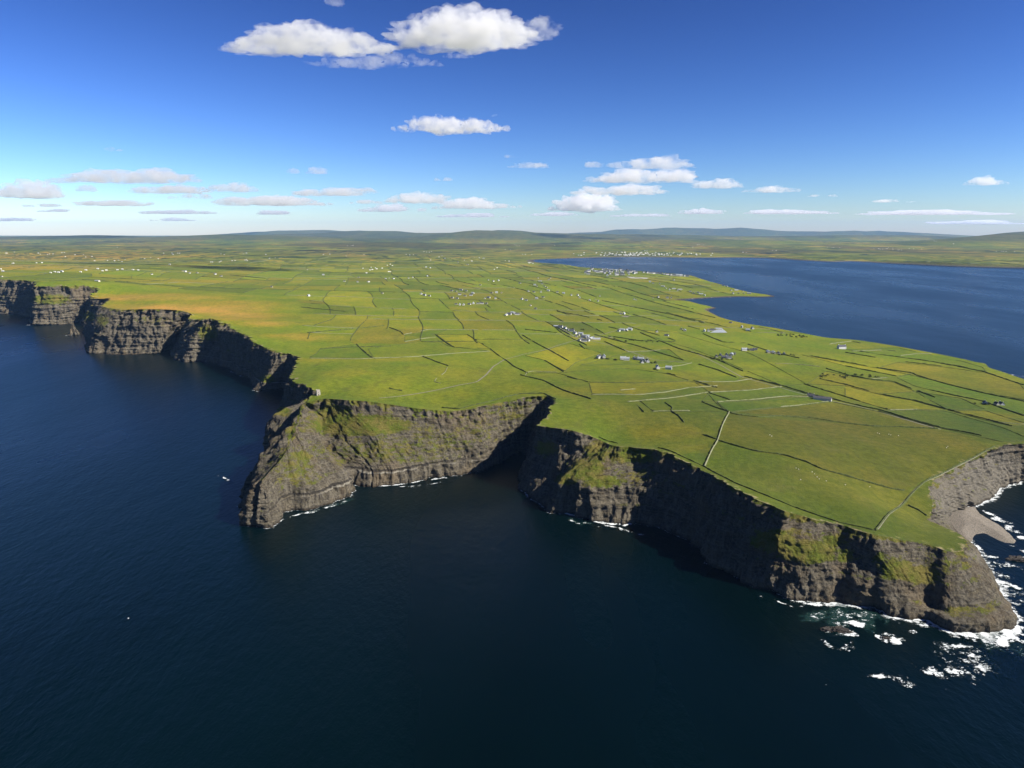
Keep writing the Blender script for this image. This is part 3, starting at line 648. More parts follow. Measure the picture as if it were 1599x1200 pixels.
col = np.clip(col*np.array((.67, .635, .29))*(1-.36*sstep(1900, 950, cen[:, 1])*sstep(-200, 500, cen[:, 0])-.1*sstep(2600, 1500, cen[:, 1]))[:, None], .01, .6)
ca_ = land_me.attributes.new('fieldcol', 'FLOAT_COLOR', 'CORNER')
nf = len(land_me.polygons); colc = np.repeat(np.c_[col, np.ones(len(col))], 3, axis=0)[:nf*3]
ca_.data.foreach_set('color', colc.astype(np.float32).ravel())
dr = dist_rim(LV[:, 0], LV[:, 1]); 
rocky = np.maximum((1-sstep(1, 5, dr))*(.45+.5*fbm(xy3(LV[:, 0], LV[:, 1], 24), 3, 360)), (1-sstep(2, 16+LV[:, 1]*.004, dr))*.5)*sstep(7000, 3000, LV[:, 1])
ra = land_me.attributes.new('rocky', 'FLOAT', 'POINT'); ra.data.foreach_set('value', rocky.astype(np.float32)[:len(land_me.vertices)])
fa = land_me.attributes.new('far', 'FLOAT', 'POINT'); fa.data.foreach_set('value', sstep(6000, 9500, LV[:, 1]).astype(np.float32)[:len(land_me.vertices)])
smooth(land_me)
land = link('grassland', land_me, M['land']); tag(land, kind='structure')

# ------------------------------------------------------------------ sea
sv = []; 
def grid_plane(name, x0, x1, y0, y1, nx, ny, z):
    X, Yq = np.meshgrid(np.linspace(x0, x1, nx), np.linspace(y0, y1, ny)); V = np.stack([X.ravel(), Yq.ravel(), np.full(X.size, z)], -1)
    i = np.arange(nx*ny).reshape(ny, nx); F = np.stack([i[:-1, :-1], i[:-1, 1:], i[1:, 1:], i[1:, :-1]], -1).reshape(-1, 4)
    return mesh_np(name, V, F)
sea = link('sea', grid_plane('sea', -60000, 60000, -4000, 60000, 40, 30, 0), M['water']); tag(sea, kind='structure')

# foam sheets, a hand above the water
def foam_sheet(name, pts, width, dens, green, label=None, inner=0):
    """pts: photo pixels on the water; a strip 'width' metres wide centred on them"""
    w = np.array([P(a, b, z=0)[:2] for a, b in pts]); d = np.r_[0, np.cumsum(np.linalg.norm(np.diff(w, axis=0), axis=1))]
    n = max(4, int(d[-1]/4)); t = np.linspace(0, d[-1], n); c = np.stack([np.interp(t, d, w[:, k]) for k in (0, 1)], 1)
    for _ in range(3): c[1:-1] = (c[:-2]+2*c[1:-1]+c[2:])/4
    tg = np.gradient(c, axis=0); tg /= np.linalg.norm(tg, axis=1, keepdims=True)+1e-9; nm = np.stack([-tg[:, 1], tg[:, 0]], 1)
    m = 13; s = np.linspace(-1, 1, m); wv = width*(1+.35*fbm(np.stack([t/30, t*0, t*0], -1), 3, 17))
    c = c+nm*(width*.22*fbm(np.stack([t/17, t*0+width, t*0], -1), 3, 19))[:, None]
    V = c[:, None]+nm[:, None]*s[None, :, None]*wv[:, None, None]*.5
    V = np.concatenate([V, np.full((n, m, 1), .12)], -1)
    prof = (1-np.abs(s)**1.3)[None, :]*(.75+.9*fbm(np.stack([t[:, None]/9+0*s[None], s[None]*2+0*t[:, None], 0*s[None]+0*t[:, None]], -1), 3, 23))*sstep(0, .12, t/d[-1])[:, None]*sstep(1, .88, t/d[-1])[:, None]
    i = np.arange(n*m).reshape(n, m); F = np.stack([i[:-1, :-1], i[:-1, 1:], i[1:, 1:], i[1:, :-1]], -1).reshape(-1, 4)
    return V.reshape(-1, 3), F, (prof*dens - (1-prof)*.9).ravel(), (prof*green-(1-prof)*.6).ravel()
FO = [([(1182, 928), (1200, 935), (1225, 945), (1245, 951)], 6, .62, .3), ([(1235, 945), (1262, 946), (1300, 944), (1330, 944), (1350, 949), (1375, 958)], 12, 1.0, .7), ([(1240, 945), (1290, 965), (1345, 970), (1400, 975)], 60, .02, 1.1),
      ([(1288, 982), (1310, 992), (1345, 990)], 17, .75, 1.0), ([(1300, 976), (1325, 972), (1350, 980)], 15, 1.0, 1.0), ([(1362, 995), (1378, 992), (1400, 1002), (1408, 1010)], 20, .8, 1.0), ([(1290, 970), (1340, 960), (1400, 975)], 34, .1, 1.0),
      ([(1418, 980), (1432, 990), (1440, 996)], 12, .9, .8), ([(1395, 968), (1440, 976), (1478, 984)], 16, .45, .8), ([(1470, 985), (1495, 992), (1530, 995), (1562, 992), (1585, 985), (1605, 975)], 17, 1.25, 1.0),
      ([(1500, 993), (1540, 998), (1575, 1012)], 18, .85, 1.0), ([(1500, 1000), (1540, 1010), (1600, 1000)], 50, .12, .9), ([(1522, 850), (1536, 874), (1550, 902), (1572, 940), (1592, 968)], 26, .72, .8), ([(1532, 855), (1560, 905), (1600, 960)], 60, .16, .6),
      ([(1530, 792), (1545, 805), (1565, 818), (1590, 835), (1610, 850)], 14, .72, .5), ([(1590, 850), (1602, 862), (1620, 880)], 16, .7, .4), ([(1540, 870), (1570, 880), (1600, 890)], 40, .22, .3),
      ([(1325, 1052), (1360, 1058), (1400, 1064), (1440, 1078)], 14, .42, .2), ([(1275, 1062), (1300, 1070)], 12, .3, .2), ([(1440, 1070), (1480, 1050), (1520, 1035), (1545, 1025)], 34, .32, .3), ([(1480, 1030), (1500, 1040), (1560, 1050)], 40, .2, .3), ([(1570, 1020), (1610, 1025)], 30, .3, .3),
      ([(1520, 1000), (1560, 1002), (1600, 992)], 22, 1.0, .9), ([(1560, 900), (1590, 925)], 14, .7, .4), ([(1555, 940), (1600, 975)], 16, .8, .5), ([(1450, 1005), (1490, 1012), (1530, 1018)], 14, .5, .8), ([(1300, 972), (1330, 976), (1352, 984)], 13, 1.1, .9), ([(1372, 996), (1392, 1000), (1404, 1010)], 14, 1.1, .9), ([(1430, 1010), (1500, 1020), (1540, 1012)], 46, .15, .5), ([(1250, 990), (1300, 1008), (1350, 1012)], 22, .22, .4),
      ([(862, 800), (885, 803), (905, 808)], 9, 1.0, .7), ([(900, 808), (930, 815), (960, 820), (998, 820)], 10, .95, .6), ([(925, 822), (960, 823), (1000, 836), (1015, 838)], 9, .6, .4), ([(870, 806), (930, 822)], 22, .15, .8),
      ([(440, 815), (452, 809), (470, 805), (490, 801), (515, 792), (545, 782)], 11, .55, 1.0), ([(500, 800), (530, 790), (562, 779)], 16, .22, 1.0), ([(575, 762), (600, 760), (630, 757), (660, 752), (690, 748), (720, 745)], 9, .7, .8), ([(600, 762), (650, 760), (700, 754)], 9, .35, .6),
      ([(355, 579), (368, 585), (384, 590)], 12, .6, .2), ([(313, 565), (335, 570)], 9, .35, .1), ([(43, 508), (48, 508.5), (54, 508)], 14, 1.5, .3), ([(102, 524.5), (108, 524.5), (114, 524)], 12, 1.5, .3),
      ([(340, 742), (346, 746), (352, 750), (362, 752)], 8, .75, .5), ([(350, 745), (372, 748)], 18, .25, .3), ([(1586, 587), (1600, 589), (1620, 592)], 14, .8, .2), ([(1565, 584), (1590, 588)], 20, .35, .2),
      ([(1128, 888), (1145, 894)], 7, .55, .2), ([(1085, 862), (1096, 867)], 7, .55, .2), ([(1045, 833), (1060, 840)], 7, .5, .2), ([(1065, 469.5), (1100, 466), (1150, 464.5)], 40, .4, .2), ([(740, 738), (757, 737)], 8, .7, .3), ([(818, 750), (826, 755)], 9, .5, .2),
      ([(198, 967), (203, 969)], 5, .9, .1)]
fv_, ff_, fa_, fg_ = [], [], [], []; b0 = 0
for k, (pp, wd, de, gr_) in enumerate(FO):
    V, F, a_, g_ = foam_sheet('f', pp, wd*(2.5 if pp[0][0] < 1280 else 3.1), de*.85+(.22 if pp[0][0] < 1280 else .30), gr_); V[:, 2] += .03*k
    fv_.append(V); ff_.append(F+b0); fa_.append(a_); fg_.append(g_); b0 += len(V)
fme = mesh_np('sea_foam', np.concatenate(fv_), np.concatenate(ff_))
for nm_, arr in (('foam', fa_), ('green', fg_)):
    q = fme.attributes.new(nm_, 'FLOAT', 'POINT'); q.data.foreach_set('value', np.concatenate(arr).astype(np.float32))
foam = link('sea_foam', fme, M['foam']); tag(foam, kind='stuff')

# ------------------------------------------------------------------ strips on the land: roads, walls, hedges
def drape(w2, step):
    w2 = np.asarray(w2, float); d = np.r_[0, np.cumsum(np.linalg.norm(np.diff(w2, axis=0), axis=1))]
    n = max(3, int(d[-1]/step)+1); t = np.linspace(0, d[-1], n); c = np.stack([np.interp(t, d, w2[:, k]) for k in (0, 1)], 1)
    for _ in range(2): c[1:-1] = (c[:-2]+2*c[1:-1]+c[2:])/4
    return c
_bvh = None
from mathutils.bvhtree import BVHTree
_bvh = BVHTree.FromPolygons([tuple(map(float, v)) for v in np.c_[LV, lz]], [tuple(map(int, f)) for f in LF])
def gz(x, y):
    h = _bvh.ray_cast(Vector((float(x), float(y), 3000)), Vector((0, 0, -1)))
    return h[0].z if h[0] is not None else None
def bank(w2, width, height, step, seed, rough=.4, gap=.45):
    """earth bank, hedge or stone wall: a lumpy ridge along w2"""
    c = drape(w2, step); n = len(c)
    zs = [gz(*p) for p in c]; keep = [i for i in range(n) if zs[i] is not None]
    if len(keep) < 3: return None
    c = c[keep]; zs = np.array([zs[i] for i in keep]); n = len(c)
    tg = np.gradient(c, axis=0); tg /= np.linalg.norm(tg, axis=1, keepdims=True)+1e-9; nm = np.stack([-tg[:, 1], tg[:, 0]], 1)
    r = fbm(np.stack([np.arange(n)*.7, np.full(n, seed*3.1), np.zeros(n)], -1), 2, 7); r2 = vnoise(np.stack([np.arange(n)*1.3, np.full(n, seed*1.7), np.zeros(n)], -1), 8)
    W = width*.55*(1+rough*r); Hh = height*(1+rough*1.3*r2)*(1-1.9*sstep(gap, gap+.12, fbm(np.stack([np.arange(n)*step/70., np.full(n, seed*2.3), np.zeros(n)], -1), 2, 11)))
    prof = [(-.5, -.8), (-.42, .6), (-.2, 1.), (.2, 1.), (.42, .6), (.5, -.8)]
    V = np.concatenate([np.concatenate([c[:, None]+nm[:, None]*(W*a)[:, None, None], (zs+Hh*b if b > 0 else zs+np.where(Hh < 0, Hh*1.2, b))[:, None, None]], -1) for a, b in prof], 1)
    i = np.arange(n*6).reshape(n, 6); F = np.stack([i[:-1, :-1], i[1:, :-1], i[1:, 1:], i[:-1, 1:]], -1).reshape(-1, 4)
    caps = np.array([[i[0, 0], i[0, 1], i[0, 4], i[0, 5]], [i[0, 1], i[0, 2], i[0, 3], i[0, 4]], [i[-1, 5], i[-1, 4], i[-1, 1], i[-1, 0]], [i[-1, 4], i[-1, 3], i[-1, 2], i[-1, 1]]])
    return V.reshape(-1, 3), np.concatenate([F, caps])
def px2w(pp): return [on_land(a, b)[:2] for a, b in pp]
def strip(w2, width, lift, step=8):
    c = drape(w2, step); n = len(c); tg = np.gradient(c, axis=0); tg /= np.linalg.norm(tg, axis=1, keepdims=True)+1e-9; nm = np.stack([-tg[:, 1], tg[:, 0]], 1)
    V = []
    for s in (-.5, 0, .5):
        q = c+nm*width*s; V.append([(a, b, (gz(a, b) if gz(a, b) is not None else float(zland(a, b)[0]))+lift) for a, b in q])
    V = np.array(V).transpose(1, 0, 2); i = np.arange(n*3).reshape(n, 3); F = np.stack([i[:-1, :-1], i[1:, :-1], i[1:, 1:], i[:-1, 1:]], -1).reshape(-1, 4)
    return V.reshape(-1, 3), F
ROADS = [('path', [(592, 622), (640, 617), (680, 610), (720, 601), (745, 597), (760, 585), (770, 573), (790, 561), (820, 553), (850, 547), (870, 540), (890, 534), (905, 530)], 3.4),
         ('road', [(1080, 549), (1130, 573), (1160, 590), (1220, 606), (1262, 618), (1300, 627), (1340, 635), (1372, 643), (1442, 664), (1469, 671)], 3.6),
         ('road', [(905, 530), (935, 524), (975, 513), (1000, 509)], 3.6), ('path', [(1370, 827), (1402, 793), (1427, 767), (1444, 752), (1480, 736), (1520, 716), (1553, 697)], 2.6), ('road', [(870, 510), (900, 527), (925, 533), (960, 541), (1020, 562), (1080, 568)], 4)]
for nm_, pp, wd in ROADS:
    V, F = strip(px2w(pp), wd, .25); o = link(nm_, mesh_np(nm_, V, F), M['road']); tag(o, kind='structure')

TR = [  # kind, pixels, label
 ('d', [(557, 538), (570, 550), (582, 560)], 'short dark bank in the green fields, ending at the brown heath strip'),
 ('d', [(608, 512), (625, 518), (630, 523)], 'short dark hooked hedge beside a tan patch in the middle fields'),
 ('l', [(630, 523), (650, 519), (670, 515), (700, 515)], 'pale curving wall above a dark green field left of the pale yellow field'),
 ('l', [(632, 534), (655, 530), (680, 527)], 'short pale wall below the dark green field in the middle fields'),
 ('d', [(680, 523), (700, 538), (710, 543)], 'dark hedge at the left side of the pale yellow field'),
 ('d', [(730, 523), (750, 535), (757, 540)], 'dark hedge at the right side of the pale yellow field'),
 ('d', [(765, 545), (790, 563), (803, 573), (824, 583)], 'long dark hedge crossed by the grey path'),
 ('l', [(483, 560), (560, 561), (640, 558), (700, 553), (765, 549)], 'long pale wall along the brown heath strip'),
 ('d', [(660, 557), (680, 565), (700, 572)], 'dark bank running down to the pale hooked wall above the path'),
 ('l', [(700, 572), (695, 582), (680, 593), (678, 597), (688, 599)], 'hooked pale wall in the open pasture above the path'),
 ('d', [(608, 607), (618, 609), (628, 611)], 'very short dark bank alone in the pasture above the headland'),
 ('l', [(820, 587), (823, 582), (832, 580), (870, 582)], 'curled pale wall end beside the long dark hedge'),
 ('d', [(812, 586), (850, 595), (880, 610), (905, 618), (923, 624)], 'long dark bank slanting down behind the narrow inlet'),
 ('l', [(980, 628), (1040, 623), (1070, 619), (1105, 613)], 'bright pale wall, lowest of the curved walls right of the inlet'),
 ('l', [(923, 617), (1000, 617), (1040, 613), (1075, 606), (1120, 603)], 'faint pale wall curving above the bright one right of the inlet'),
 ('l', [(968, 610), (992, 608)], 'short broken pale wall in the tan pasture'),
 ('d', [(816, 524), (835, 535), (858, 547), (888, 564)], 'dark hedge crossing the path before the clustered village'),
 ('d', [(850, 563), (880, 581)], 'short dark hedge below the yellow-green field'),
 ('d', [(886, 589), (918, 597)], 'dark bank at the edge of the tan pasture'),
 ('d', [(864, 508), (890, 523)], 'dark hedge left of the clustered village'),
 ('d', [(905, 538), (913, 545)], 'tiny dark hedge just below the clustered village'),
 ('d', [(928, 523), (990, 539), (1064, 562), (1120, 578), (1150, 590)], 'very long dark hedge slanting from the clustered village to the road'),
 ('d', [(944, 534), (976, 548)], 'short dark hedge right of the clustered village'),
 ('l', [(978, 550), (1010, 549), (1045, 546)], 'pale wall above the dark green field behind the white farms'),
 ('d', [(950, 525), (1000, 533), (1055, 534)], 'thick dark hedge with bushes right of the clustered village'),
 ('d', [(1000, 520), (1060, 545), (1120, 562), (1160, 580)], 'long dark hedge nearest above the road'),
 ('d', [(870, 487), (900, 492), (940, 501)], 'dark hedge above the clustered village'),
 ('d', [(940, 470), (990, 480), (1050, 492), (1100, 505)], 'long dark hedge towards the small harbour point'),
 ('d', [(950, 511), (980, 518)], 'short dark hedge before the row of grey farm roofs'),
 ('d', [(1020, 577), (1040, 583), (1080, 594), (1120, 606)], 'dark hedge running from the small white cottage'),
 ('l', [(1030, 575), (1065, 571), (1080, 567)], 'pale wall joining the small white cottage to the road'),
 ('l', [(1085, 596), (1120, 597), (1150, 596), (1174, 592)], 'bright pale wall ending at the road, upper of two'),
 ('l', [(1108, 613), (1130, 612), (1180, 609), (1220, 604)], 'bright pale wall ending at the road, lower of two'),
 ('d', [(1032, 625), (1050, 637), (1048, 643), (1060, 650), (1068, 660)], 'crooked dark gully bank in the pasture'),
 ('l', [(1018, 643), (1077, 642)], 'faint pale wall touching the crooked dark bank'),
 ('d', [(996, 634), (1005, 644)], 'tiny dark bank left of the crooked one'),
 ('d', [(1096, 628), (1115, 636), (1139, 644)], 'dark bank ending at the top of the tall pale wall'),
 ('d', [(1168, 538), (1204, 550), (1248, 560)], 'dark hedge behind the farm with white gables'),
 ('d', [(1162, 588), (1222, 603), (1262, 615), (1302, 624), (1350, 636), (1372, 640), (1442, 661), (1469, 668)], 'thick dark hedge lining the far side of the long road'),
 ('d', [(1255, 600), (1320, 620), (1386, 640)], 'dark hedge meeting a short pale wall beyond the long road'),
 ('l', [(1388, 641), (1432, 640)], 'short pale wall beyond the long road'),
 ('d', [(1107, 614), (1140, 625)], 'short dark bank between two pale walls'),
 ('l', [(1120, 628), (1180, 624), (1230, 619), (1262, 620)], 'faint pale wall leading to the dark-roofed barn'),
 ('l', [(1205, 637), (1250, 633), (1298, 627)], 'pale wall below the dark-roofed barn'),
 ('d', [(1139, 645), (1150, 648), (1185, 652), (1220, 650), (1260, 652), (1310, 660), (1360, 666), (1400, 667), (1465, 670)], 'long broken dark bank across the top of the cliff pasture'),
 ('w', [(1139, 644), (1128, 665), (1120, 690), (1112, 702), (1100, 729)], 'tall pale stone wall running straight down to the cliff edge'),
 ('d', [(1085, 675), (1118, 686)], 'dark bank on the left side of the tall pale wall'),
 ('d', [(1121, 688), (1150, 697), (1180, 705), (1220, 710), (1260, 722), (1280, 732), (1300, 738), (1350, 752), (1390, 763), (1412, 767)], 'long winding dark bank across the big cliff pasture'),
 ('d', [(1248, 553), (1320, 566), (1372, 575), (1425, 583), (1432, 587), (1477, 600), (1530, 613), (1599, 627)], 'long dark hedge crossing the right fields to the frame edge, upper'),
 ('d', [(1330, 547), (1380, 555), (1460, 566), (1500, 573), (1540, 582), (1599, 602)], 'dark hedge that runs along the bay coast'),
 ('d', [(1320, 551), (1400, 564), (1470, 572)], 'dark hedge just inside the coastal hedge'),
 ('d', [(1320, 572), (1360, 580), (1400, 588)], 'short dark hedge in the right fields below the lone white house'),
 ('d', [(1290, 576), (1320, 585), (1360, 593), (1395, 596), (1430, 610), (1460, 621)], 'winding dark hedge through the rushy field'),
 ('d', [(1280, 592), (1320, 601), (1380, 617), (1405, 622), (1430, 626), (1480, 640), (1540, 655), (1580, 666)], 'very long dark hedge below the black-roofed farm'),
 ('d', [(1430, 604), (1500, 620), (1535, 627), (1570, 640), (1599, 650)], 'dark hedge passing the black-roofed farm'),
 ('d', [(1469, 669), (1495, 673), (1530, 680), (1565, 692)], 'dark bank from the road end to the shingle bay'),
 ('d', [(1448, 750), (1480, 735), (1520, 715), (1552, 698)], 'low dark bank beside the track above the shingle bay'),
 ('d', [(1367, 829), (1400, 795), (1425, 770), (1440, 756), (1455, 746)], 'straight dark ditch bank beside the track on the point'),
 ('d', [(1418, 790), (1435, 797), (1447, 806)], 'short dark bank on the point above the shingle'),
 ('l', [(1285, 540), (1300, 537), (1330, 533), (1345, 531)], 'pale wall on the bay coast behind the lone white house'),
 ('l', [(1330, 549), (1380, 547), (1400, 549)], 'thin pale wall right of the lone white house'),
 ('l', [(1405, 556), (1430, 553), (1455, 553)], 'thin pale wall ending on the bay coast'),
 ('l', [(1210, 568), (1240, 569), (1280, 573)], 'pale broken wall around old farm plots'),
 ('l', [(1360, 592), (1390, 590), (1420, 588)], 'thin pale wall in the right-hand fields'),
 ('l', [(1560, 660), (1599, 663)], 'pale wall at the right frame edge'),
 ('d', [(1095, 520), (1130, 535), (1164, 536)], 'dark hedge left of the farm with white gables'),
 ('d', [(690, 637), (716, 639), (760, 629), (810, 616), (850, 615), (868, 624)], 'dark bank following the lip left of the narrow inlet'),
 ('d', [(360, 430), (420, 436)], None), ('d', [(470, 480), (540, 487)], None), ('d', [(480, 520), (530, 516), (600, 509)], None), ('d', [(820, 515), (870, 520)], None), ('d', [(500, 545), (540, 543), (610, 541)], None),
]
kinds = {'d': ('field_hedge', 'hedge', 'hedge', 3.6, 1.8), 'l': ('stone_wall', 'stone', 'wall', 2.2, 1.3), 'w': ('stone_wall', 'stone', 'wall', 3.4, 2.2)}
n_ind = 0
for i, (k, pp, lab) in enumerate(TR):
    nm_, mk, cat, wd, ht = kinds[k]; w2 = px2w(pp); D = np.mean([p[1] for p in w2]); f = 1+max(0, (D-1200))*.00022
    q = bank(w2, wd*f, ht*f, max(3.5, D*.003), i+1, .4, .45 if k != 'w' else 2.)
    if q is None: continue
    o = link(nm_, mesh_np(nm_, *q), M[mk])
    if lab: tag(o, lab, cat)
    else: tag(o, 'dark hedge between distant green fields', 'hedge', 'hedges dividing the far fields')
    n_ind += 1
fence_px = [(935, 683), (990, 696), (1030, 700), (1060, 711), (1100, 729), (1150, 756), (1200, 776), (1250, 796), (1300, 813), (1366, 829)]
q = bank(px2w(fence_px), 1.6, 1.3, 4, 99); o = link('edge_bank', mesh_np('edge_bank', *q), M['hedge']); tag(o, 'thin dark bank following the cliff edge of the big pasture', 'bank')
for i, (k_, p_) in enumerate(FIELDS[:-2]):
    q = bank(np.r_[p_, p_[:1]], 2.6, .8, 7, 500+i, .5, .5)
    if q is None: continue
    o = link('field_bank', mesh_np('field_bank', *q), M['hedge']); n_ind += 1
    tag(o, 'thin low bank enclosing a nearer field', 'bank', 'banks enclosing the nearer fields')
# patchwork hedges
wall_runs.sort(key=lambda r: r[0][:, 1].mean()); n_ind += 1
stuff = {'d': [], 'l': []}; quota = 290-n_ind; sd = 200
for w2, dirn, Y in wall_runs:
    if Y > 9500: break
    sd += 1; ymean = w2[:, 1].mean(); rr = random.random()
    kd = 'd' if (dirn == 'v' and rr < .9) or (dirn == 'u' and rr < .35) else 'l'
    if random.random() < (.22 if dirn == 'u' else .06): continue
    if kd == 'd': wd, ht = 3.4+ymean*.0006, 1.3+ymean*.00022
    else: wd, ht = 2.2+ymean*.0003, 1.5+ymean*.0001
    q = bank(w2, wd, ht, max(6, ymean*.005), sd, .5, .5)
    if q is None: continue
    if quota > 0:
        quota -= 1
        if kd == 'd': o = link('field_hedge', mesh_np('field_hedge', *q), M['hedge']); tag(o, 'dark hedge between distant green fields', 'hedge', 'hedges dividing the far fields')
        else: o = link('stone_wall', mesh_np('stone_wall', *q), M['stone']); tag(o, 'thin pale stone wall between distant green fields', 'wall', 'pale walls dividing the far fields')
    else: stuff[kd].append(q)
for kd, nm_, mk in (('d', 'distant_hedges', 'hedge'), ('l', 'distant_walls', 'stone')):
    if not stuff[kd]: continue
    b0 = 0; Vs, Fs = [], []
    for V, F in stuff[kd]: Vs.append(V); Fs.append(F+b0); b0 += len(V)
    o = link(nm_, mesh_np(nm_, np.concatenate(Vs), np.concatenate(Fs)), M[mk]); tag(o, 'hedges and walls of the farthest fields seen as one mesh of lines' if kd == 'd' else 'pale walls of the farthest fields', None, None, 'stuff')

# ------------------------------------------------------------------ houses
class MB:
    def __init__(s): s.v = []; s.f = []
    def box(s, x0, x1, y0, y1, z0, z1):
        b = len(s.v); s.v += [(x, y, z) for z in (z0, z1) for x, y in ((x0, y0), (x1, y0), (x1, y1), (x0, y1))]
        s.f += [tuple(b+i for i in q) for q in ((0, 3, 2, 1), (4, 5, 6, 7), (0, 1, 5, 4), (1, 2, 6, 5), (2, 3, 7, 6), (3, 0, 4, 7))]; return s
    def poly(s, vs, fs):
        b = len(s.v); s.v += vs; s.f += [tuple(b+i for i in q) for q in fs]; return s
    def mesh(s, name):
        me = bpy.data.meshes.new(name); me.from_pydata(s.v, [], s.f); me.update(); return me
def house_kind(Lh, Wh, h, rise, wallm, roofm, chim=True, windows=True):
    """returns dict of meshes, base at z=0"""
    a, b = Lh/2, Wh/2
    w = MB().poly([(-a, -b, -2), (a, -b, -2), (a, b, -2), (-a, b, -2), (-a, -b, h), (a, -b, h), (a, b, h), (-a, b, h), (-a, 0, h+rise), (a, 0, h+rise)],
                  [(0, 1, 5, 4), (2, 3, 7, 6), (1, 2, 6, 9, 5), (3, 0, 4, 8, 7)]).mesh('wall'); w.materials.append(M[wallm])
    e = .35; t = .22; s_ = rise/b; rr = MB()
    for sg in (-1, 1):
        vs = [(-a-e, sg*(b+e), h-s_*e+.06), (a+e, sg*(b+e), h-s_*e+.06), (a+e, 0, h+rise+.06), (-a-e, 0, h+rise+.06)]; vs += [(x, y, z+t) for x, y, z in vs]
        rr.poly(vs, [(0, 1, 2, 3), (7, 6, 5, 4), (0, 4, 5, 1), (1, 5, 6, 2), (3, 2, 6, 7), (0, 3, 7, 4)])
    r = rr.mesh('roof'); r.materials.append(M[roofm])
    d = {'wall': w, 'roof': r}
    if chim:
        c = MB().box(-a+.3, -a+1.4, -.5, .5, h+rise-.6, h+rise+1.4).mesh('chimney'); c.materials.append(M[wallm])
        c2 = MB().box(a-1.4, a-.3, -.5, .5, h+rise-.6, h+rise+1.4).mesh('chimney'); c2.materials.append(M[wallm]); d['ch'] = [c, c2]
    if windows:
        m = MB(); nwin = max(2, int(Lh/3))
        for sg in (-1, 1):
            for i in range(nwin):
                x = -a+(i+.5)*Lh/nwin; y = sg*(b+.02)
                m.poly([(x-.5, y, .9), (x+.5, y, .9), (x+.5, y, 2.1), (x-.5, y, 2.1)], [(0, 1, 2, 3)])
        g = m.mesh('windows'); g.materials.append(M['glass']); d['win'] = g
    return d
HK = [house_kind(14, 7.5, 3.2, 3.2, 'white', 'slate', True, False), house_kind(17, 8, 5.4, 3.2, 'white', 'slate', True, False), house_kind(12, 7, 3, 3, 'cream', 'slate', True, False), house_kind(24, 10, 3.8, 2.6, 'cream', 'tin', False, False), house_kind(34, 14, 4.6, 3, 'white', 'slate', False, False), house_kind(15, 8, 5.2, 3.4, 'white', 'tin', True, False)]
HN = ['farmhouse', 'farmhouse', 'cottage', 'barn', 'barn', 'farmhouse']
n_house = 0
house_xy = []
def house(x, y, rot, k, label, group, sc=1.0, parts=True):
    global n_house
    z = gz(x, y)
    if z is None: return
    for q in house_xy:
        if abs(q[0]-x)+abs(q[1]-y) < 17: x += 15; 
    z = gz(x, y)
    if z is None: return
    house_xy.append((x, y)); n_house += 1
    d = HK[k]; r = bpy.data.objects.new(HN[k], None); scene.collection.objects.link(r); r.location = (x, y, z); r.rotation_euler = (0, 0, rot); r.scale = (sc, sc, sc)
    tag(r, label, 'house' if k not in (3, 4) else 'barn', group)
    link('wall', d['wall'], parent=r); rf = link('roof', d['roof'], parent=r)
    if parts and 'ch' in d:
        for c in d['ch']: link('chimney', c, parent=rf)
    if parts and 'win' in d:
        o = link('windows', d['win'], parent=r)
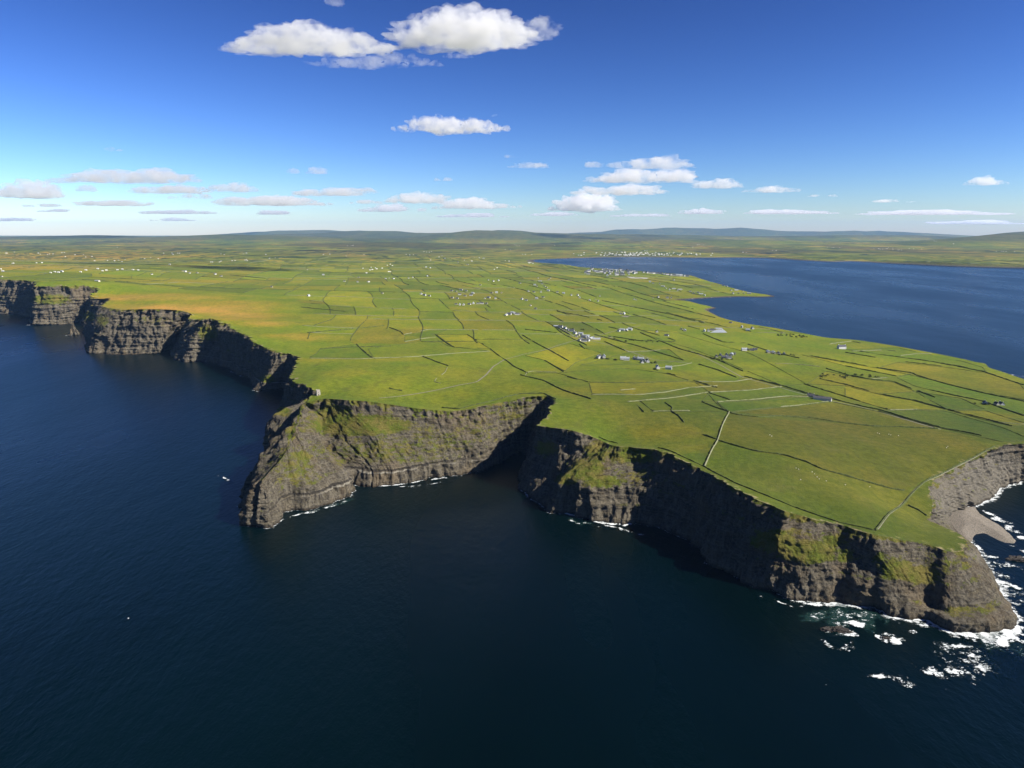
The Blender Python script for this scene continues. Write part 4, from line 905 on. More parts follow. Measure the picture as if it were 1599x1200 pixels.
CL = [
 ('in the clustered village at the end of the grey path', [(870, 511), (875, 512), (882, 514), (890, 517), (893, 518), (898, 522), (903, 524), (907, 523), (911, 528), (915, 526), (918, 529), (922, 530), (926, 529), (931, 531), (905, 532), (912, 534), (918, 533), (900, 526), (908, 531), (886, 516), (897, 520)], .5),
 ('of the white farm just above the tan pasture', [(934, 560), (938, 558), (943, 559)], .3),
 ('of the pair left of the dark-roofed farm group', [(973, 562), (978, 563)], .3),
 ('of the farm group above the tan pasture', [(990, 561), (995, 562), (1000, 563), (1006, 564), (1011, 566), (1003, 567)], .4),
 ('standing alone beside the dark hedge near the road', [(1044, 577), (1027, 576)], .2),
 ('in the row of grey farm roofs right of the village', [(966, 518), (972, 517), (978, 517), (984, 516)], .4),
 ('alone right of the row of farm roofs', [(1026, 519), (1041, 525)], .2), ('beside the small pale yard', [(1064, 515), (1069, 517)], .4), ('of the farm beside the large grey yard', [(1100, 518), (1106, 518), (1112, 517), (1122, 515)], .4),
 ('of the farm with red and grey ground', [(969, 491), (974, 491)], .3), ('on the rise above the village', [(828, 478), (836, 483)], .3), ('in the row left of the rise', [(790, 493), (795, 492), (800, 490), (804, 491), (808, 492), (813, 491)], .4),
 ('in the white row at the middle of the plain', [(712, 476), (718, 477), (724, 477), (733, 476), (739, 475), (746, 475), (752, 475), (760, 475)], .3),
 ('in the loose hamlet behind the white row', [(705, 455), (712, 456), (720, 454), (728, 455), (718, 461), (726, 463), (735, 462), (738, 459), (706, 466), (714, 467), (757, 467), (763, 466), (773, 467), (768, 458), (775, 458), (783, 458)], .3),
 ('left of the loose hamlet', [(658, 460), (663, 462), (670, 463), (597, 459)], .3), ('of the farms on the left plain', [(538, 440), (558, 441), (575, 441), (560, 434), (602, 436), (608, 435), (614, 436), (638, 435), (645, 434), (667, 432), (665, 418), (672, 419)], .3),
 ('far back on the plain left of the bay beach', [(690, 400), (685, 402), (695, 404), (740, 403), (748, 403), (755, 404), (715, 410), (730, 414), (750, 446), (762, 438), (770, 440), (778, 439)], .3),
 ('of the hamlet south of the beach', [(840, 435), (843, 440), (846, 444), (850, 448), (853, 450), (835, 446), (838, 448), (860, 435), (857, 437), (812, 443), (825, 456), (833, 457), (845, 457), (856, 455), (870, 457), (880, 459), (892, 462), (902, 462), (905, 466)], .3),
 ('along the lane between hamlet and harbour', [(920, 470), (930, 468), (934, 471), (848, 465), (838, 467), (815, 468), (822, 470), (937, 463), (990, 468), (993, 469), (1020, 466), (1028, 465), (1042, 466), (1048, 466)], .3),
 ('in the harbour road row running to the spit', [(1015, 441), (1020, 443), (1030, 444), (1035, 448), (1040, 451), (1045, 453), (1052, 452), (1058, 454), (1062, 453), (1052, 438), (1078, 456), (1083, 459), (1090, 458), (1095, 460), (1100, 462)], .3),
 ('on the spit that points into the bay', [(1130, 447), (1135, 448), (1142, 449), (1150, 454), (1160, 455), (1145, 459), (1153, 459), (1162, 459), (1170, 459)], .3),
 ('near the bay coast above the large grey yard', [(1158, 512), (1168, 517), (1175, 514), (1141, 505)], .3),
 ('of the farm with white gables before the bay', [(1162, 548), (1168, 547), (1174, 548), (1179, 547)], .3), ('of the long low farm behind the road', [(1200, 551), (1208, 552), (1216, 553), (1224, 554)], .5), ('of the brown farmyard behind the road', [(1119, 558), (1125, 556), (1130, 559), (1138, 560), (1135, 557), (1142, 555), (1147, 554)], .5),
 ('of the black-roofed farm near the right frame edge', [(1538, 631), (1545, 632), (1552, 632)], .3),
 ('under the cloud shadow on the left plain', [(285, 424), (290, 425), (296, 427), (308, 427), (336, 429), (265, 414), (237, 429), (345, 432)], .2),
 ('scattered on the heath above the far left cliffs', [(60, 396), (22, 394), (10, 396), (97, 425), (3, 433), (152, 440), (130, 398), (185, 407), (190, 409), (195, 406), (220, 404), (235, 403)], .2),
 ('scattered across the far left plain', [(345, 397), (350, 398), (380, 397), (385, 396), (415, 398), (270, 398), (420, 404), (430, 403), (480, 422), (424, 449), (482, 463), (505, 430), (640, 400)], .2),
]
for lab, pts_, pb in CL:
    for j, (a_, b_) in enumerate(pts_):
        w = on_land(a_+random.uniform(-.4, .4), b_); k = random.choice((0, 0, 1, 2, 5)) if random.random() > pb*.35 else 3
        D = w[1]; sc = .95+min(.35, D*.00003)
        what = {0: 'low white slated house', 1: 'tall white slated house', 2: 'small cream cottage', 3: 'long barn with pale roof', 4: 'long dark-roofed shed', 5: 'grey-roofed white house'}[k]
        house(w[0], w[1], FA*-1+random.choice((0, math.pi/2))+random.uniform(-.25, .25), k, what+' '+lab, 'houses '+lab, sc, D < 5200)
# two singled-out ones
w = on_land(1314, 545); house(w[0], w[1], .15, 1, 'lone white two-storey house before the bay water', None, 1.5)
w = on_land(1284, 625); house(w[0], w[1], -.5, 4, 'long barn with black roof and white gable on the roadside', None, 1.0)
w = on_land(1266, 620); house(w[0], w[1], -.5, 2, 'roofed cottage beside the black-roofed barn on the roadside', None, 1.1)
# harbour town rows and the town at the head of the bay
def town(lst, lab, group):
    for a_, b_ in lst:
        w = on_land(a_, b_); house(w[0], w[1], random.uniform(-.3, .3)+random.choice((0, math.pi/2)), random.choice((0, 1, 1, 5)), lab, group, 1.9, False)
town([(910+random.random()*85, 420+abs(random.gauss(0, 4))+random.random()*4) for _ in range(62)]+[(1005+i*5.3, 423.8+i*.38) for i in range(14)], 'white terrace house in the harbour town at the near bay shore', 'houses of the harbour town')
n_left = 300-n_house
tw = []
for _ in range(n_left): 
    a_ = random.gauss(985, 34) if random.random() < .8 else random.uniform(925, 1110); tw.append((a_, 400.5-abs(random.gauss(0, 3))-max(0, (940-a_)*.02)))
town(tw[:max(0, n_left-2)], 'tiny white house of the town at the head of the bay', 'houses of the bay head town')
# farther ones as one mass
Vs, Fs = [], []; b0 = 0
def speck(x, y, L_, W_, h_, rot):
    global b0
    z = gz(x, y)
    if z is None: return
    c, s_ = math.cos(rot), math.sin(rot); pts_ = [(-L_, -W_), (L_, -W_), (L_, W_), (-L_, W_)]
    for zz in (z-2, z+h_):
        for a_, b_ in pts_: Vs.append((x+a_*c-b_*s_, y+a_*s_+b_*c, zz))
    Vs.append((x-L_*c, y-L_*s_, z+h_*1.7)); Vs.append((x+L_*c, y+L_*s_, z+h_*1.7))
    Fs.extend([tuple(b0+i for i in q) for q in ((0, 1, 5, 4), (2, 3, 7, 6), (1, 2, 6, 5), (3, 0, 4, 7))]); Fs.extend([tuple(b0+i for i in q) for q in ((4, 5, 9, 8), (6, 7, 8, 9), (5, 6, 9, 9), (7, 4, 8, 8))]); b0 += 10
for _ in range(150):
    a_ = random.uniform(-20, 1620); b_ = 376+random.random()**.8*52
    if a_ > 830 and b_ > 398: continue
    w = on_land(a_, b_)
    if random.random() < .5:
        for _k in range(random.randint(1, 5)): speck(w[0]+random.gauss(0, 60), w[1]+random.gauss(0, 140), random.uniform(5, 8), 3.5, 4, random.uniform(-.4, .4))
for _ in range(120):
    a_ = random.gauss(985, 32) if random.random() < .7 else random.uniform(900, 1120); b_ = 400-abs(random.gauss(0, 3.0)); w = on_land(a_, b_); speck(w[0], w[1], random.uniform(7, 14), 5, 6, random.uniform(-.4, .4))
me = bpy.data.meshes.new('distant_houses'); me.from_pydata(Vs, [], [tuple(dict.fromkeys(f)) for f in Fs]); me.update(); o = link('distant_houses', me, M['white']); tag(o, kind='stuff')
# yards
def yard(pp, label, mk='scree'):
    w = [on_land(a, b) for a, b in pp]; vs = []
    for p in w: vs.append((p[0], p[1], (gz(p[0], p[1]) or p[2])+.5))
    me = bpy.data.meshes.new('farmyard'); me.from_pydata(vs, [], [tuple(range(len(vs)))]); me.update(); o = link('farmyard', me, M[mk]); tag(o, kind='structure')
yard([(1108, 520), (1118, 516), (1128, 514), (1136, 520)], '', 'tin'); yard([(976, 493), (986, 493), (980, 496), (970, 495)], '', 'road'); yard([(978, 432), (1013, 434.5), (1010, 435.8), (985, 435)], '')

# ------------------------------------------------------------------ watch tower on the headland
w = on_land(497, 617); tz = gz(w[0], w[1]) or w[2]
t_ = bpy.data.objects.new('watch_tower', None); scene.collection.objects.link(t_); t_.location = (w[0], w[1], tz); t_.rotation_euler = (0, 0, .5)
tag(t_, 'ruined square stone watch tower on the headland edge', 'tower')
b_ = MB(); b_.poly([(-3.6, -3.6, -2), (3.6, -3.6, -2), (3.6, 3.6, -2), (-3.6, 3.6, -2), (-3.1, -3.1, 9), (3.1, -3.1, 9), (3.1, 3.1, 8.4), (-3.1, 3.1, 9.6)], [(0, 1, 5, 4), (1, 2, 6, 5), (2, 3, 7, 6), (3, 0, 4, 7), (4, 5, 6, 7)])
me = b_.mesh('tower_wall'); me.materials.append(M['tower']); link('tower_wall', me, parent=t_)
b_ = MB()
for i in range(4):
    for s in (-1, 1): b_.box(-3.1+i*1.7, -2.2+i*1.7, s*2.85-.25, s*2.85+.25, 8.3, 10.2+.5*((i*7+s) % 3)*.4)
me = b_.mesh('parapet'); me.materials.append(M['tower']); link('parapet', me, parent=t_)
me = MB().box(-.6, .6, -3.72, -3.4, 0, 2.2).mesh('doorway'); me.materials.append(M['glass']); link('doorway', me, parent=t_)
me = MB().box(-.35, .35, -3.5, -3.2, 5, 6.2).mesh('window'); me.materials.append(M['glass']); link('window', me, parent=t_)

# ------------------------------------------------------------------ rocks in the sea, shingle, thickets, sheep
def lump(name, loc, sx, sy, sz, seed, mat, label, cat, n=5, group=None):
    import bmesh
    bm = bmesh.new(); bmesh.ops.create_icosphere(bm, subdivisions=n, radius=1)
    co = np.array([v.co[:] for v in bm.verts]); d = 1+.75*fbm(co*1.9+seed*5.3, 4, seed, .6)+.3*fbm(co*6+seed, 3, seed+3, .65)+.12*np.sign(fbm(co*4-seed, 2, seed+7))
    co = co*d[:, None]*np.array((sx, sy, sz))
    for v, c in zip(bm.verts, co): v.co = c
    me = bpy.data.meshes.new(name); bm.to_mesh(me); bm.free(); o = link(name, me, mat); o.location = loc; tag(o, label, cat, group); return o
def seaP(a, b, z=0.): w = P(a, b, z=0); return (w[0], w[1], z)
lump('sea_rock', seaP(1302, 984, -.6), 12, 4.5, 3.2, 3, M['rock'], 'long dark rock awash with foam off the right point', 'rock')
lump('sea_rock', seaP(1318, 987, -.8), 7, 3.5, 2.2, 4, M['rock'], 'dark low rock touching the right end of the long awash rock', 'rock')
lump('sea_rock', seaP(1383, 998, -.8), 4.5, 3, 2.2, 5, M['rock'], 'small dark rock ringed by white foam', 'rock')
lump('sea_rock', seaP(1592, 874, -.5), 15, 6, 3, 6, M['rock'], 'brown flat rock at the right frame edge below the shingle', 'rock')
lump('sea_rock', seaP(1576, 968, -.2), 4, 4, 6, 8, M['rock'], 'dark boulder at the outermost corner of the right point', 'rock')
lump('sea_rock', seaP(1500, 985, -.2), 7, 4, 5, 9, M['rock'], 'dark boulder against the foot of the right point', 'rock')
s_ = lump('sea_stack', seaP(116, 523, 8), 13, 12, 34, 12, M['cliff'], 'pointed sea stack in front of the far left inlet', 'sea stack')
# pointed: narrow it towards the top
for v in s_.data.vertices:
    k = 1-.75*sstep(-20, 36, np.array(v.co.z)); v.co.x *= float(k)*1.4; v.co.y *= float(k)*1.4
# shingle
bp = np.array([P(a, b, z=0)[:2] for a, b in [(1462, 800), (1490, 790), (1525, 790), (1534, 803), (1550, 812), (1565, 820), (1580, 833), (1592, 846), (1588, 851), (1570, 850), (1552, 843), (1538, 835), (1528, 836), (1522, 848), (1510, 850), (1480, 830)]])
gx, gy = np.meshgrid(np.arange(bp[:, 0].min(), bp[:, 0].max(), 2.), np.arange(bp[:, 1].min(), bp[:, 1].max(), 2.)); ok_ = inside(gx.ravel(), gy.ravel(), bp)
qp = np.c_[gx.ravel(), gy.ravel()][ok_]; vb = [Vector(tuple(p)) for p in bp]; eb = [(i, (i+1) % len(bp)) for i in range(len(bp))]
vb += [Vector(tuple(p)) for p in qp]; ob_ = geometry.delaunay_2d_cdt(vb, eb, [], 1, .05)
bv = np.array([tuple(v) for v in ob_[0]]); seg_a = bp; seg_b = np.roll(bp, -1, 0); dd = np.full(len(bv), 1e9)
for a_, b_ in zip(seg_a, seg_b):
    ab = b_-a_; t = np.clip(((bv-a_)@ab)/(ab@ab), 0, 1); dd = np.minimum(dd, np.linalg.norm(bv-(a_+t[:, None]*ab), axis=1))
bz = -.6+np.minimum(4.5, dd*.16)+.3*fbm(xy3(bv[:, 0], bv[:, 1], 7), 3, 5)*sstep(0, 6, dd)
me = mesh_np('beach', np.c_[bv, bz], np.array([tuple(f) for f in ob_[2]])); o = link('beach', me, M['shingle']); tag(o, kind='structure')
# thickets
import bmesh
def thicket(a, b, n, L_, label, seed, group=None):
    rg = np.random.default_rng(seed); w = on_land(a, b); V, F = [], []; b0 = 0
    for i in range(n):
        cx, cy = w[0]+rg.uniform(-L_, L_), w[1]+rg.uniform(-L_*.5, L_*.5); z = gz(cx, cy)
        if z is None: continue
        r = rg.uniform(2, 4.2)
        for j in range(70):
            d = rg.normal(size=3); d /= np.linalg.norm(d); d[2] = abs(d[2]); c = np.array((cx, cy, z))+d*r*rg.uniform(.55, 1.1); e1 = rg.normal(size=3); e2 = rg.normal(size=3); s = .75
            V += [c, c+e1*s, c+e2*s, c+e1*s*.5-e2*s*.5]; F += [(b0, b0+1, b0+2), (b0, b0+1, b0+3)]; b0 += 4
    o = link('thicket', mesh_np('thicket', np.array(V), np.array(F)), M['leaf']); tag(o, label, 'thicket', group)
thicket(1232, 524, 22, 55, 'dark thicket near the bay coast, left clump', 1); thicket(1250, 527, 12, 35, 'smaller dark thicket right of the larger clump at the bay coast', 2)
thicket(1130, 561, 10, 35, 'dark bushes round the brown farmyard behind the road', 3); thicket(1225, 555, 9, 30, 'dark bushes at the right end of the long low farm', 4)
thicket(1000, 533, 16, 60, 'dark bushes in the thick hedge right of the village', 5); thicket(1535, 632, 5, 14, 'dark bushes left of the black-roofed farm', 6); thicket(1345, 588, 14, 40, 'brown scrub in the rushy field, left part', 7)
thicket(1300, 588, 12, 45, 'dark scrub in the rushy field, right part', 8); thicket(940, 561, 6, 18, 'bushes beside the white farm above the tan pasture', 9); thicket(895, 515, 12, 40, 'bushes among the houses of the clustered village', 10)
thicket(1012, 567, 7, 22, 'bushes behind the farm group above the tan pasture', 11); thicket(960, 563, 4, 4, 'single dark bush left of the pair of houses', 12)
# sheep
def sheep_mesh():
    me = bpy.data.meshes.new('sheep'); vs = [(0, 0, .75), (.45, 0, .78), (-.45, 0, .76), (.68, 0, 1.0), (.9, 0, .92), (.38, .17, .45), (.38, .17, 0), (.38, -.17, .45), (.38, -.17, 0), (-.4, .17, .45), (-.4, .17, 0), (-.4, -.17, .45), (-.4, -.17, 0), (-.62, 0, .6)]
    es = [(0, 1), (0, 2), (1, 3), (3, 4), (1, 5), (5, 6), (1, 7), (7, 8), (2, 9), (9, 10), (2, 11), (11, 12), (2, 13)]
    me.from_pydata(vs, es, []); o = bpy.data.objects.new('sheep_src', me); scene.collection.objects.link(o)
    sk = o.modifiers.new('s', 'SKIN'); rad = [.36, .33, .33, .15, .09, .1, .05, .1, .05, .1, .05, .1, .05, .06]
    for v, r in zip(me.skin_vertices[0].data, rad): v.radius = (r, r)
    me.skin_vertices[0].data[0].use_root = True; o.modifiers.new('u', 'SUBSURF').levels = 1
    dg = bpy.context.evaluated_depsgraph_get(); m2 = bpy.data.meshes.new_from_object(o.evaluated_get(dg)); bpy.data.objects.remove(o); m2.name = 'sheep'; m2.materials.clear(); m2.materials.append(M['wool']); return m2
try: sm_ = sheep_mesh()
except Exception as ex: print('sheep', ex); sm_ = None
if sm_:
    for a_, b_ in [(1202, 680), (1205, 682), (1243, 732), (1272, 741), (1276, 746), (1279, 749), (1358, 761), (1370, 677), (1373, 678), (1388, 679), (1391, 680), (1403, 681), (1268, 738), (1250, 750), (1320, 758), (1290, 752), (1247, 734), (1480, 698), (1478, 700), (1454, 808)]:
        w = on_land(a_, b_); z = gz(w[0], w[1])
        if z is None: continue
        o = link('sheep', sm_); o.location = (w[0], w[1], z-.03); o.scale = (1.15,)*3; o.rotation_euler = (0, 0, random.uniform(0, 6.3)); tag(o, 'white sheep grazing on the cliff-top pasture', 'sheep', 'sheep on the cliff-top pasture')

# ------------------------------------------------------------------ clouds (about 2 km up, real size and distance)
def cloud_material(name, dens, sc_=160, rate=1.0):
    t = NT(name); q = t.n('VolumePrincipled'); q.inputs['Color'].default_value = (.93, .93, .94, 1); q.inputs['Anisotropy'].default_value = .3
    p = t.pos(); cn = t.noise(p, 1/sc_, 5, .62); t.put(q.inputs['Density'], t.math('MULTIPLY', t.mr(cn, .39, .60), dens)); t.m.cycles.volume_step_rate = rate; t.l(q.outputs[0], t.out.inputs['Volume']); return t.m
CMAT = cloud_material('cloud_vapour', .0068, 120); CFAR = cloud_material('far_cloud_vapour', .0025, 380); CTOP = cloud_material('bright_cloud_vapour', .0095, 130); CTHIN = cloud_material('thin_cloud_vapour', .0035, 130)
def metacloud(name, centre, w, h, dep, n, seed, mat, label, group=None, ax=1.8):
    """flat-based heap of vapour w x dep x h metres, built as one lumpy closed skin"""
    rg = np.random.default_rng(seed); w = w/ax; dep = dep/ax
    mb = bpy.data.metaballs.new('c'); mo = bpy.data.objects.new('c', mb); scene.collection.objects.link(mo)
    mb.resolution = max(h*.07, w*.006); mb.threshold = .35
    for i in range(n):
        x = rg.uniform(-1, 1); k = max(.3, (1-abs(x)**2.2))*rg.uniform(.6, 1.15); el = mb.elements.new(); r = h*.75*k
        el.co = (x*(w*.5-h*.2), rg.uniform(-.35, .35)*dep*k, h*.25*k+rg.uniform(0, .25)*h*k); el.radius = r
    dg = bpy.context.evaluated_depsgraph_get(); me = bpy.data.meshes.new_from_object(mo.evaluated_get(dg)); bpy.data.objects.remove(mo); bpy.data.metaballs.remove(mb)
    nv = len(me.vertices); co = np.empty(nv*3, np.float32); me.vertices.foreach_get('co', co); co = co.reshape(-1, 3).astype(float)
    nr_ = np.empty(nv*3, np.float32); me.vertices.foreach_get('normal', nr_); nr_ = nr_.reshape(-1, 3)
    dsp = h*.42*np.abs(fbm(co/(h*.5)+seed, 4, seed, .6))*1.6-h*.06 + h*.12*fbm(co/(h*.16)+seed, 3, seed+9, .6)
    co += nr_*dsp[:, None]; co[:, 2] = np.where(co[:, 2] < 0, co[:, 2]*.35, co[:, 2])
    co[:, 0] *= ax; co[:, 1] *= ax; me.vertices.foreach_set('co', co.astype(np.float32).ravel()); me.materials.clear(); me.materials.append(mat); me.update()
    o = link(name, me); o.location = centre; tag(o, label, 'cloud', group); return o
def sky_at(px, py, alt):
    a = (px-799.5)/FPX; b = (600-py)/FPX; dy = CP+b*SP; dz = -SP+b*CP; t = (alt-CAM_H)/dz; return np.array([a*t, dy*t, alt]), t
def cloud_px(x0, x1, ytop, ybase, n, seed, label, mat=None, alt=2000, depf=.7, group=None, ax=1.8, hs=.62):
    if hs == 1.0: x0, x1 = x0-(x1-x0)*.09, x1+(x1-x0)*.09
    c, t = sky_at((x0+x1)/2, ybase, alt); w = (x1-x0)/FPX*t*1.03; h = (ybase-ytop)/FPX*t*hs
    metacloud('cloud', c, w, h, max(w*depf*.5, h), n, seed, mat or CMAT, label, group, ax)
cloud_px(345, 625, 26, 78, 54, 1, 'long lumpy white cloud high in the sky, left of the largest', CTOP, alt=1750, ax=2.8, hs=.5)
cloud_px(600, 850, -6, 66, 60, 2, 'largest bright white cloud at the top edge of the sky', CTOP, alt=1750, ax=2.6, hs=.54)
cloud_px(480, 690, 76, 102, 34, 3, 'flat grey-white cloud just beneath the two largest', CTHIN)
cloud_px(610, 800, 172, 205, 40, 4, 'lone long white cloud below the two largest')
cloud_px(820, 868, 18, 58, 10, 5, 'small wisp at the right end of the largest cloud', CTHIN); cloud_px(690, 740, 72, 90, 8, 6, 'faint small wisp beneath the largest cloud', CTHIN)
cloud_px(505, 540, -10, 8, 6, 7, 'small wisp cut by the top frame edge', CTHIN); cloud_px(765, 790, 176, 182, 5, 8, 'tiny pinkish wisp over the lone long cloud', CTHIN)
FARC = [(0, 92, 282, 308, 26, 'wide layered cloud at the left frame edge above the horizon'), (108, 298, 266, 284, 30, 'longest flat cloud above the left horizon'), (118, 150, 290, 299, 8, 'small white puff below the longest left cloud'),
        (200, 330, 290, 301, 18, 'flat grey cloud left of the double cloud over the left horizon'), (330, 408, 286, 299, 14, 'white-topped flat cloud over the left horizon'), (272, 330, 300, 310, 10, 'bright small cloud under the white-topped one'), (330, 500, 306, 320, 18, 'long grey streak of cloud under the left group'),
        (115, 240, 313, 321, 14, 'thin grey streak nearest the left horizon'), (448, 468, 262, 271, 5, 'little grey puff beside a white one'), (476, 513, 261, 271, 8, 'little white puff right of the grey one'), (455, 580, 293, 305, 18, 'flat cloud with white top left of the centre'), (160, 190, 229, 236, 5, 'tiny puff alone high over the left clouds'),
        (604, 700, 300, 316, 18, 'flat cloud left part of the long central bank'), (680, 800, 311, 325, 18, 'flat cloud right part of the long central bank'), (680, 706, 276, 282, 5, 'tiny grey puff over the central bank'), (795, 858, 254, 262, 10, 'thin dark streak cloud right of centre'), (775, 810, 241, 246, 5, 'tiny thin streak over the dark streak cloud'), (912, 942, 252, 261, 6, 'small dark puff left of the tall group'),
        (965, 1082, 246, 262, 20, 'upper grey cloud of the tall group at the right'), (930, 1085, 264, 284, 26, 'broad middle cloud of the tall group at the right'), (905, 1040, 290, 303, 20, 'lower white-topped cloud of the tall group'), (865, 960, 303, 328, 22, 'lowest left grey cloud of the tall group'), (1080, 1170, 281, 293, 14, 'white-topped cloud right of the tall group'), (1165, 1240, 290, 300, 10, 'small thin cloud farthest right of the tall group'),
        (1262, 1305, 303, 307, 5, 'tiny streak over the bay'), (1508, 1570, 276, 289, 8, 'faint cloud near the right frame edge'), (1050, 1130, 327, 334, 12, 'low bright rim of cloud over the far right hills'), (1160, 1290, 328, 334, 14, 'low cloud bank over the bay hills'), (1350, 1570, 329, 335, 20, 'long low cloud bank at the right horizon'), (60, 120, 326, 331, 6, 'faint streak low over the left hills'), (220, 330, 328, 334, 10, 'faint streak low over the heath'), (570, 660, 321, 330, 10, 'faint grey streak under the central bank')]
FARC += [(30, 100, 318, 323, 8, 'thin streak below the layered cloud at the left edge'), (395, 470, 330, 335, 8, 'very thin streak over the hills left of centre'), (540, 600, 312, 318, 8, 'thin streak between the flat cloud and the central bank'), (690, 790, 334, 339, 10, 'very thin low streak under the central bank'), (830, 900, 332, 337, 8, 'very thin streak under the tall group'),
         (960, 1050, 333, 338, 10, 'very thin streak over the far blue mountains'), (1350, 1420, 312, 316, 6, 'thin faint streak over the bay at right'), (240, 300, 341, 345, 8, 'lowest streak touching the left hills'), (0, 60, 340, 345, 8, 'lowest streak at the left frame edge'), (1440, 1599, 345, 350, 10, 'lowest streak at the right frame edge')]
for k, (x0, x1, yt, yb, n, lab) in enumerate(FARC): cloud_px(x0, x1, yt, yb, n, 30+k, lab, CFAR, 2000, .5, None, max(2.0, (x1-x0)/(yb-yt)/2.6), 1.0)
# ------------------------------------------------------------------ labels that place each far hedge and wall beside a hamlet or landmark
LM = [(sum(p[0] for p in q[1])/len(q[1]), sum(p[1] for p in q[1])/len(q[1]), q[0]) for q in CL]
SH = {0: 'village at the path end', 1: 'white farm over the tan pasture', 2: 'house pair left of the farm group', 3: 'farm group over the tan pasture', 4: 'lone house near the road', 5: 'row of grey farm roofs', 6: 'two lone houses right of the roofs', 7: 'small pale yard', 8: 'large grey yard', 9: 'farm with red ground', 10: 'houses on the rise', 11: 'row left of the rise',
      12: 'white row in mid plain', 13: 'loose hamlet', 14: 'houses left of the loose hamlet', 15: 'farms on the left plain', 16: 'farthest plain houses', 17: 'hamlet south of the beach', 18: 'lane to the harbour', 19: 'harbour road row', 20: 'houses on the spit', 21: 'coast houses over the grey yard', 22: 'farm with white gables', 23: 'long low farm', 24: 'brown farmyard', 25: 'black-roofed farm', 26: 'houses under cloud shadow', 27: 'houses on the heath', 28: 'scattered far left houses'}
from collections import Counter
cand = []
for o in list(scene.objects):
    if o.get('group') in ('hedges dividing the far fields', 'pale walls dividing the far fields', 'banks enclosing the nearer fields') and o.type == 'MESH':
        n = len(o.data.vertices); co = np.empty(n*3, np.float32); o.data.vertices.foreach_get('co', co); co = co.reshape(-1, 3); qx, qy = proj(co); cx, cy_ = float(qx.mean()), float(qy.mean())
        L_ = float(np.hypot(qx.max()-qx.min(), qy.max()-qy.min())); near = sorted((abs(cx-a)+3*abs(cy_-b), a, b, k) for k, (a, b, _) in enumerate(LM))[0]; _, a, b, k = near
        size = 'short' if L_ < 25 else 'long' if L_ > 70 else 'middling'; dirn = 'running across' if (qx.max()-qx.min()) > 5*(qy.max()-qy.min()) else 'slanting'
        rel = ('in front of' if cy_ > b+3 else 'beyond' if cy_ < b-3 else 'beside'); side = 'well left ' if cx < a-45 else 'left ' if cx < a-12 else 'well right ' if cx > a+45 else 'right ' if cx > a+12 else ''
        kind = 'dark hedge' if 'hedge' in o.name else 'thin bank round a field' if 'bank' in o.name else 'pale wall'
        if 'bank' in o.name: size, dirn = 'low', ''
        kind = 'thin bank' if 'bank' in o.name else kind
        o['label'] = f"{size} {kind}{' ' if dirn else ''}{dirn.replace(' across', '')}, {side}{rel} {SH[k]}"
dup_ = {}
for o in scene.objects:
    if o.parent is None and o.get('label') and o.get('group') and 'town' not in o['group'] and o.name[:5] != 'sheep': dup_.setdefault(o['label'], []).append(o)
def qx_of(o):
    if o.type == 'MESH' and o.location.length < 1: v = o.data.vertices; return float(proj(np.mean([v[0].co[:], v[len(v)//2].co[:], v[-1].co[:]], axis=0))[0])
    return float(proj(np.array(o.location[:]))[0])
ORD = ['leftmost', 'second', 'third', 'fourth', 'fifth', 'sixth', 'seventh', 'eighth']
for lab, obs in dup_.items():
    if 1 < len(obs) <= 4 or (1 < len(obs) <= 8 and obs[0].get('category') == 'house'):
        obs.sort(key=qx_of)
        for i, o in enumerate(obs):
            w_ = (('leftmost ' if i == 0 else 'rightmost ' if i == len(obs)-1 else ORD[i]+' from left, ')+lab).split()
            for dw in ('running', 'across,', 'slated', 'standing', 'large', 'white', 'clustered', 'small', 'low', 'the', 'the', 'grey', 'long', 'farm'):
                if len(w_) > 16 and dw in w_: w_.remove(dw)
            o['label'] = ' '.join(w_)
# ------------------------------------------------------------------ haze

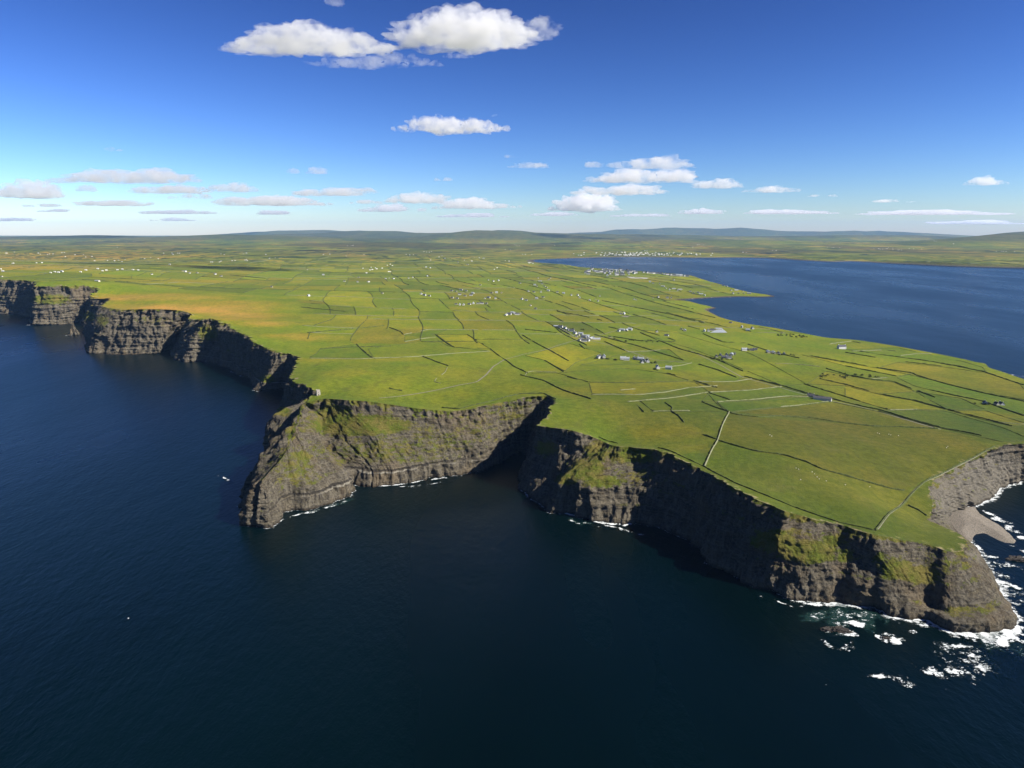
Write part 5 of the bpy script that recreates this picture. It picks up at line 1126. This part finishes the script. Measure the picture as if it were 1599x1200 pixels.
# broken water along the foot of the cliffs
ib = np.where((GR[:, -2, 1] < 1900) & cliffy)[0]; bl = GR[ib, -2, :2]; ui = u[ib]
tb = np.gradient(bl, axis=0); tb = np.stack([np.convolve(np.pad(tb[:, k], 6, mode='edge'), np.ones(13)/13, 'valid') for k in (0, 1)], 1); tb /= np.linalg.norm(tb, axis=1, keepdims=True)+1e-9
nb_ = np.stack([tb[:, 1], -tb[:, 0]], 1)
if (nb_*N[ib, -1, :2]).sum() < 0: nb_ = -nb_
nz = fbm(np.stack([ui/45, ui*0, ui*0], -1), 3, 401); bx, by = proj(np.c_[bl, np.zeros(len(bl))])
str_ = .50+.28*sstep(1150, 1330, bx)+.25*nz-.25*((bx < 760) & (bx > 560)); wdt = (5+4*sstep(1150, 1400, bx))*(1+.8*nz)
m = 6; sv_ = np.linspace(-.25, 1, m); V = np.concatenate([bl[:, None]+nb_[:, None]*(sv_[None, :, None]*wdt[:, None, None]), np.full((len(bl), m, 1), .06)], -1)
dn = str_[:, None]*np.array([1.1, 1.1, .9, .6, .2, -.5])[None]
i = np.arange(len(bl)*m).reshape(-1, m); F = np.stack([i[:-1, :-1], i[1:, :-1], i[1:, 1:], i[:-1, 1:]], -1).reshape(-1, 4)
me = mesh_np('surf_line', V.reshape(-1, 3), F); q = me.attributes.new('foam', 'FLOAT', 'POINT'); q.data.foreach_set('value', dn.ravel().astype(np.float32)); q = me.attributes.new('green', 'FLOAT', 'POINT'); q.data.foreach_set('value', (dn*.3).ravel().astype(np.float32))
o = link('surf_line', me, M['foam']); tag(o, kind='stuff')
hz = MB().box(-50000, 50000, -3000, 57000, -5, 1150).mesh('haze'); t = NT('sea_air'); q = t.n('VolumePrincipled'); q.inputs['Color'].default_value = (.26, .52, .95, 1); q.inputs['Density'].default_value = 0.85e-5; q.inputs['Anisotropy'].default_value = .0
t.l(q.outputs[0], t.out.inputs['Volume']); o = link('haze', hz, t.m); tag(o, kind='stuff')
print('houses', n_house, 'objects', len(scene.objects))
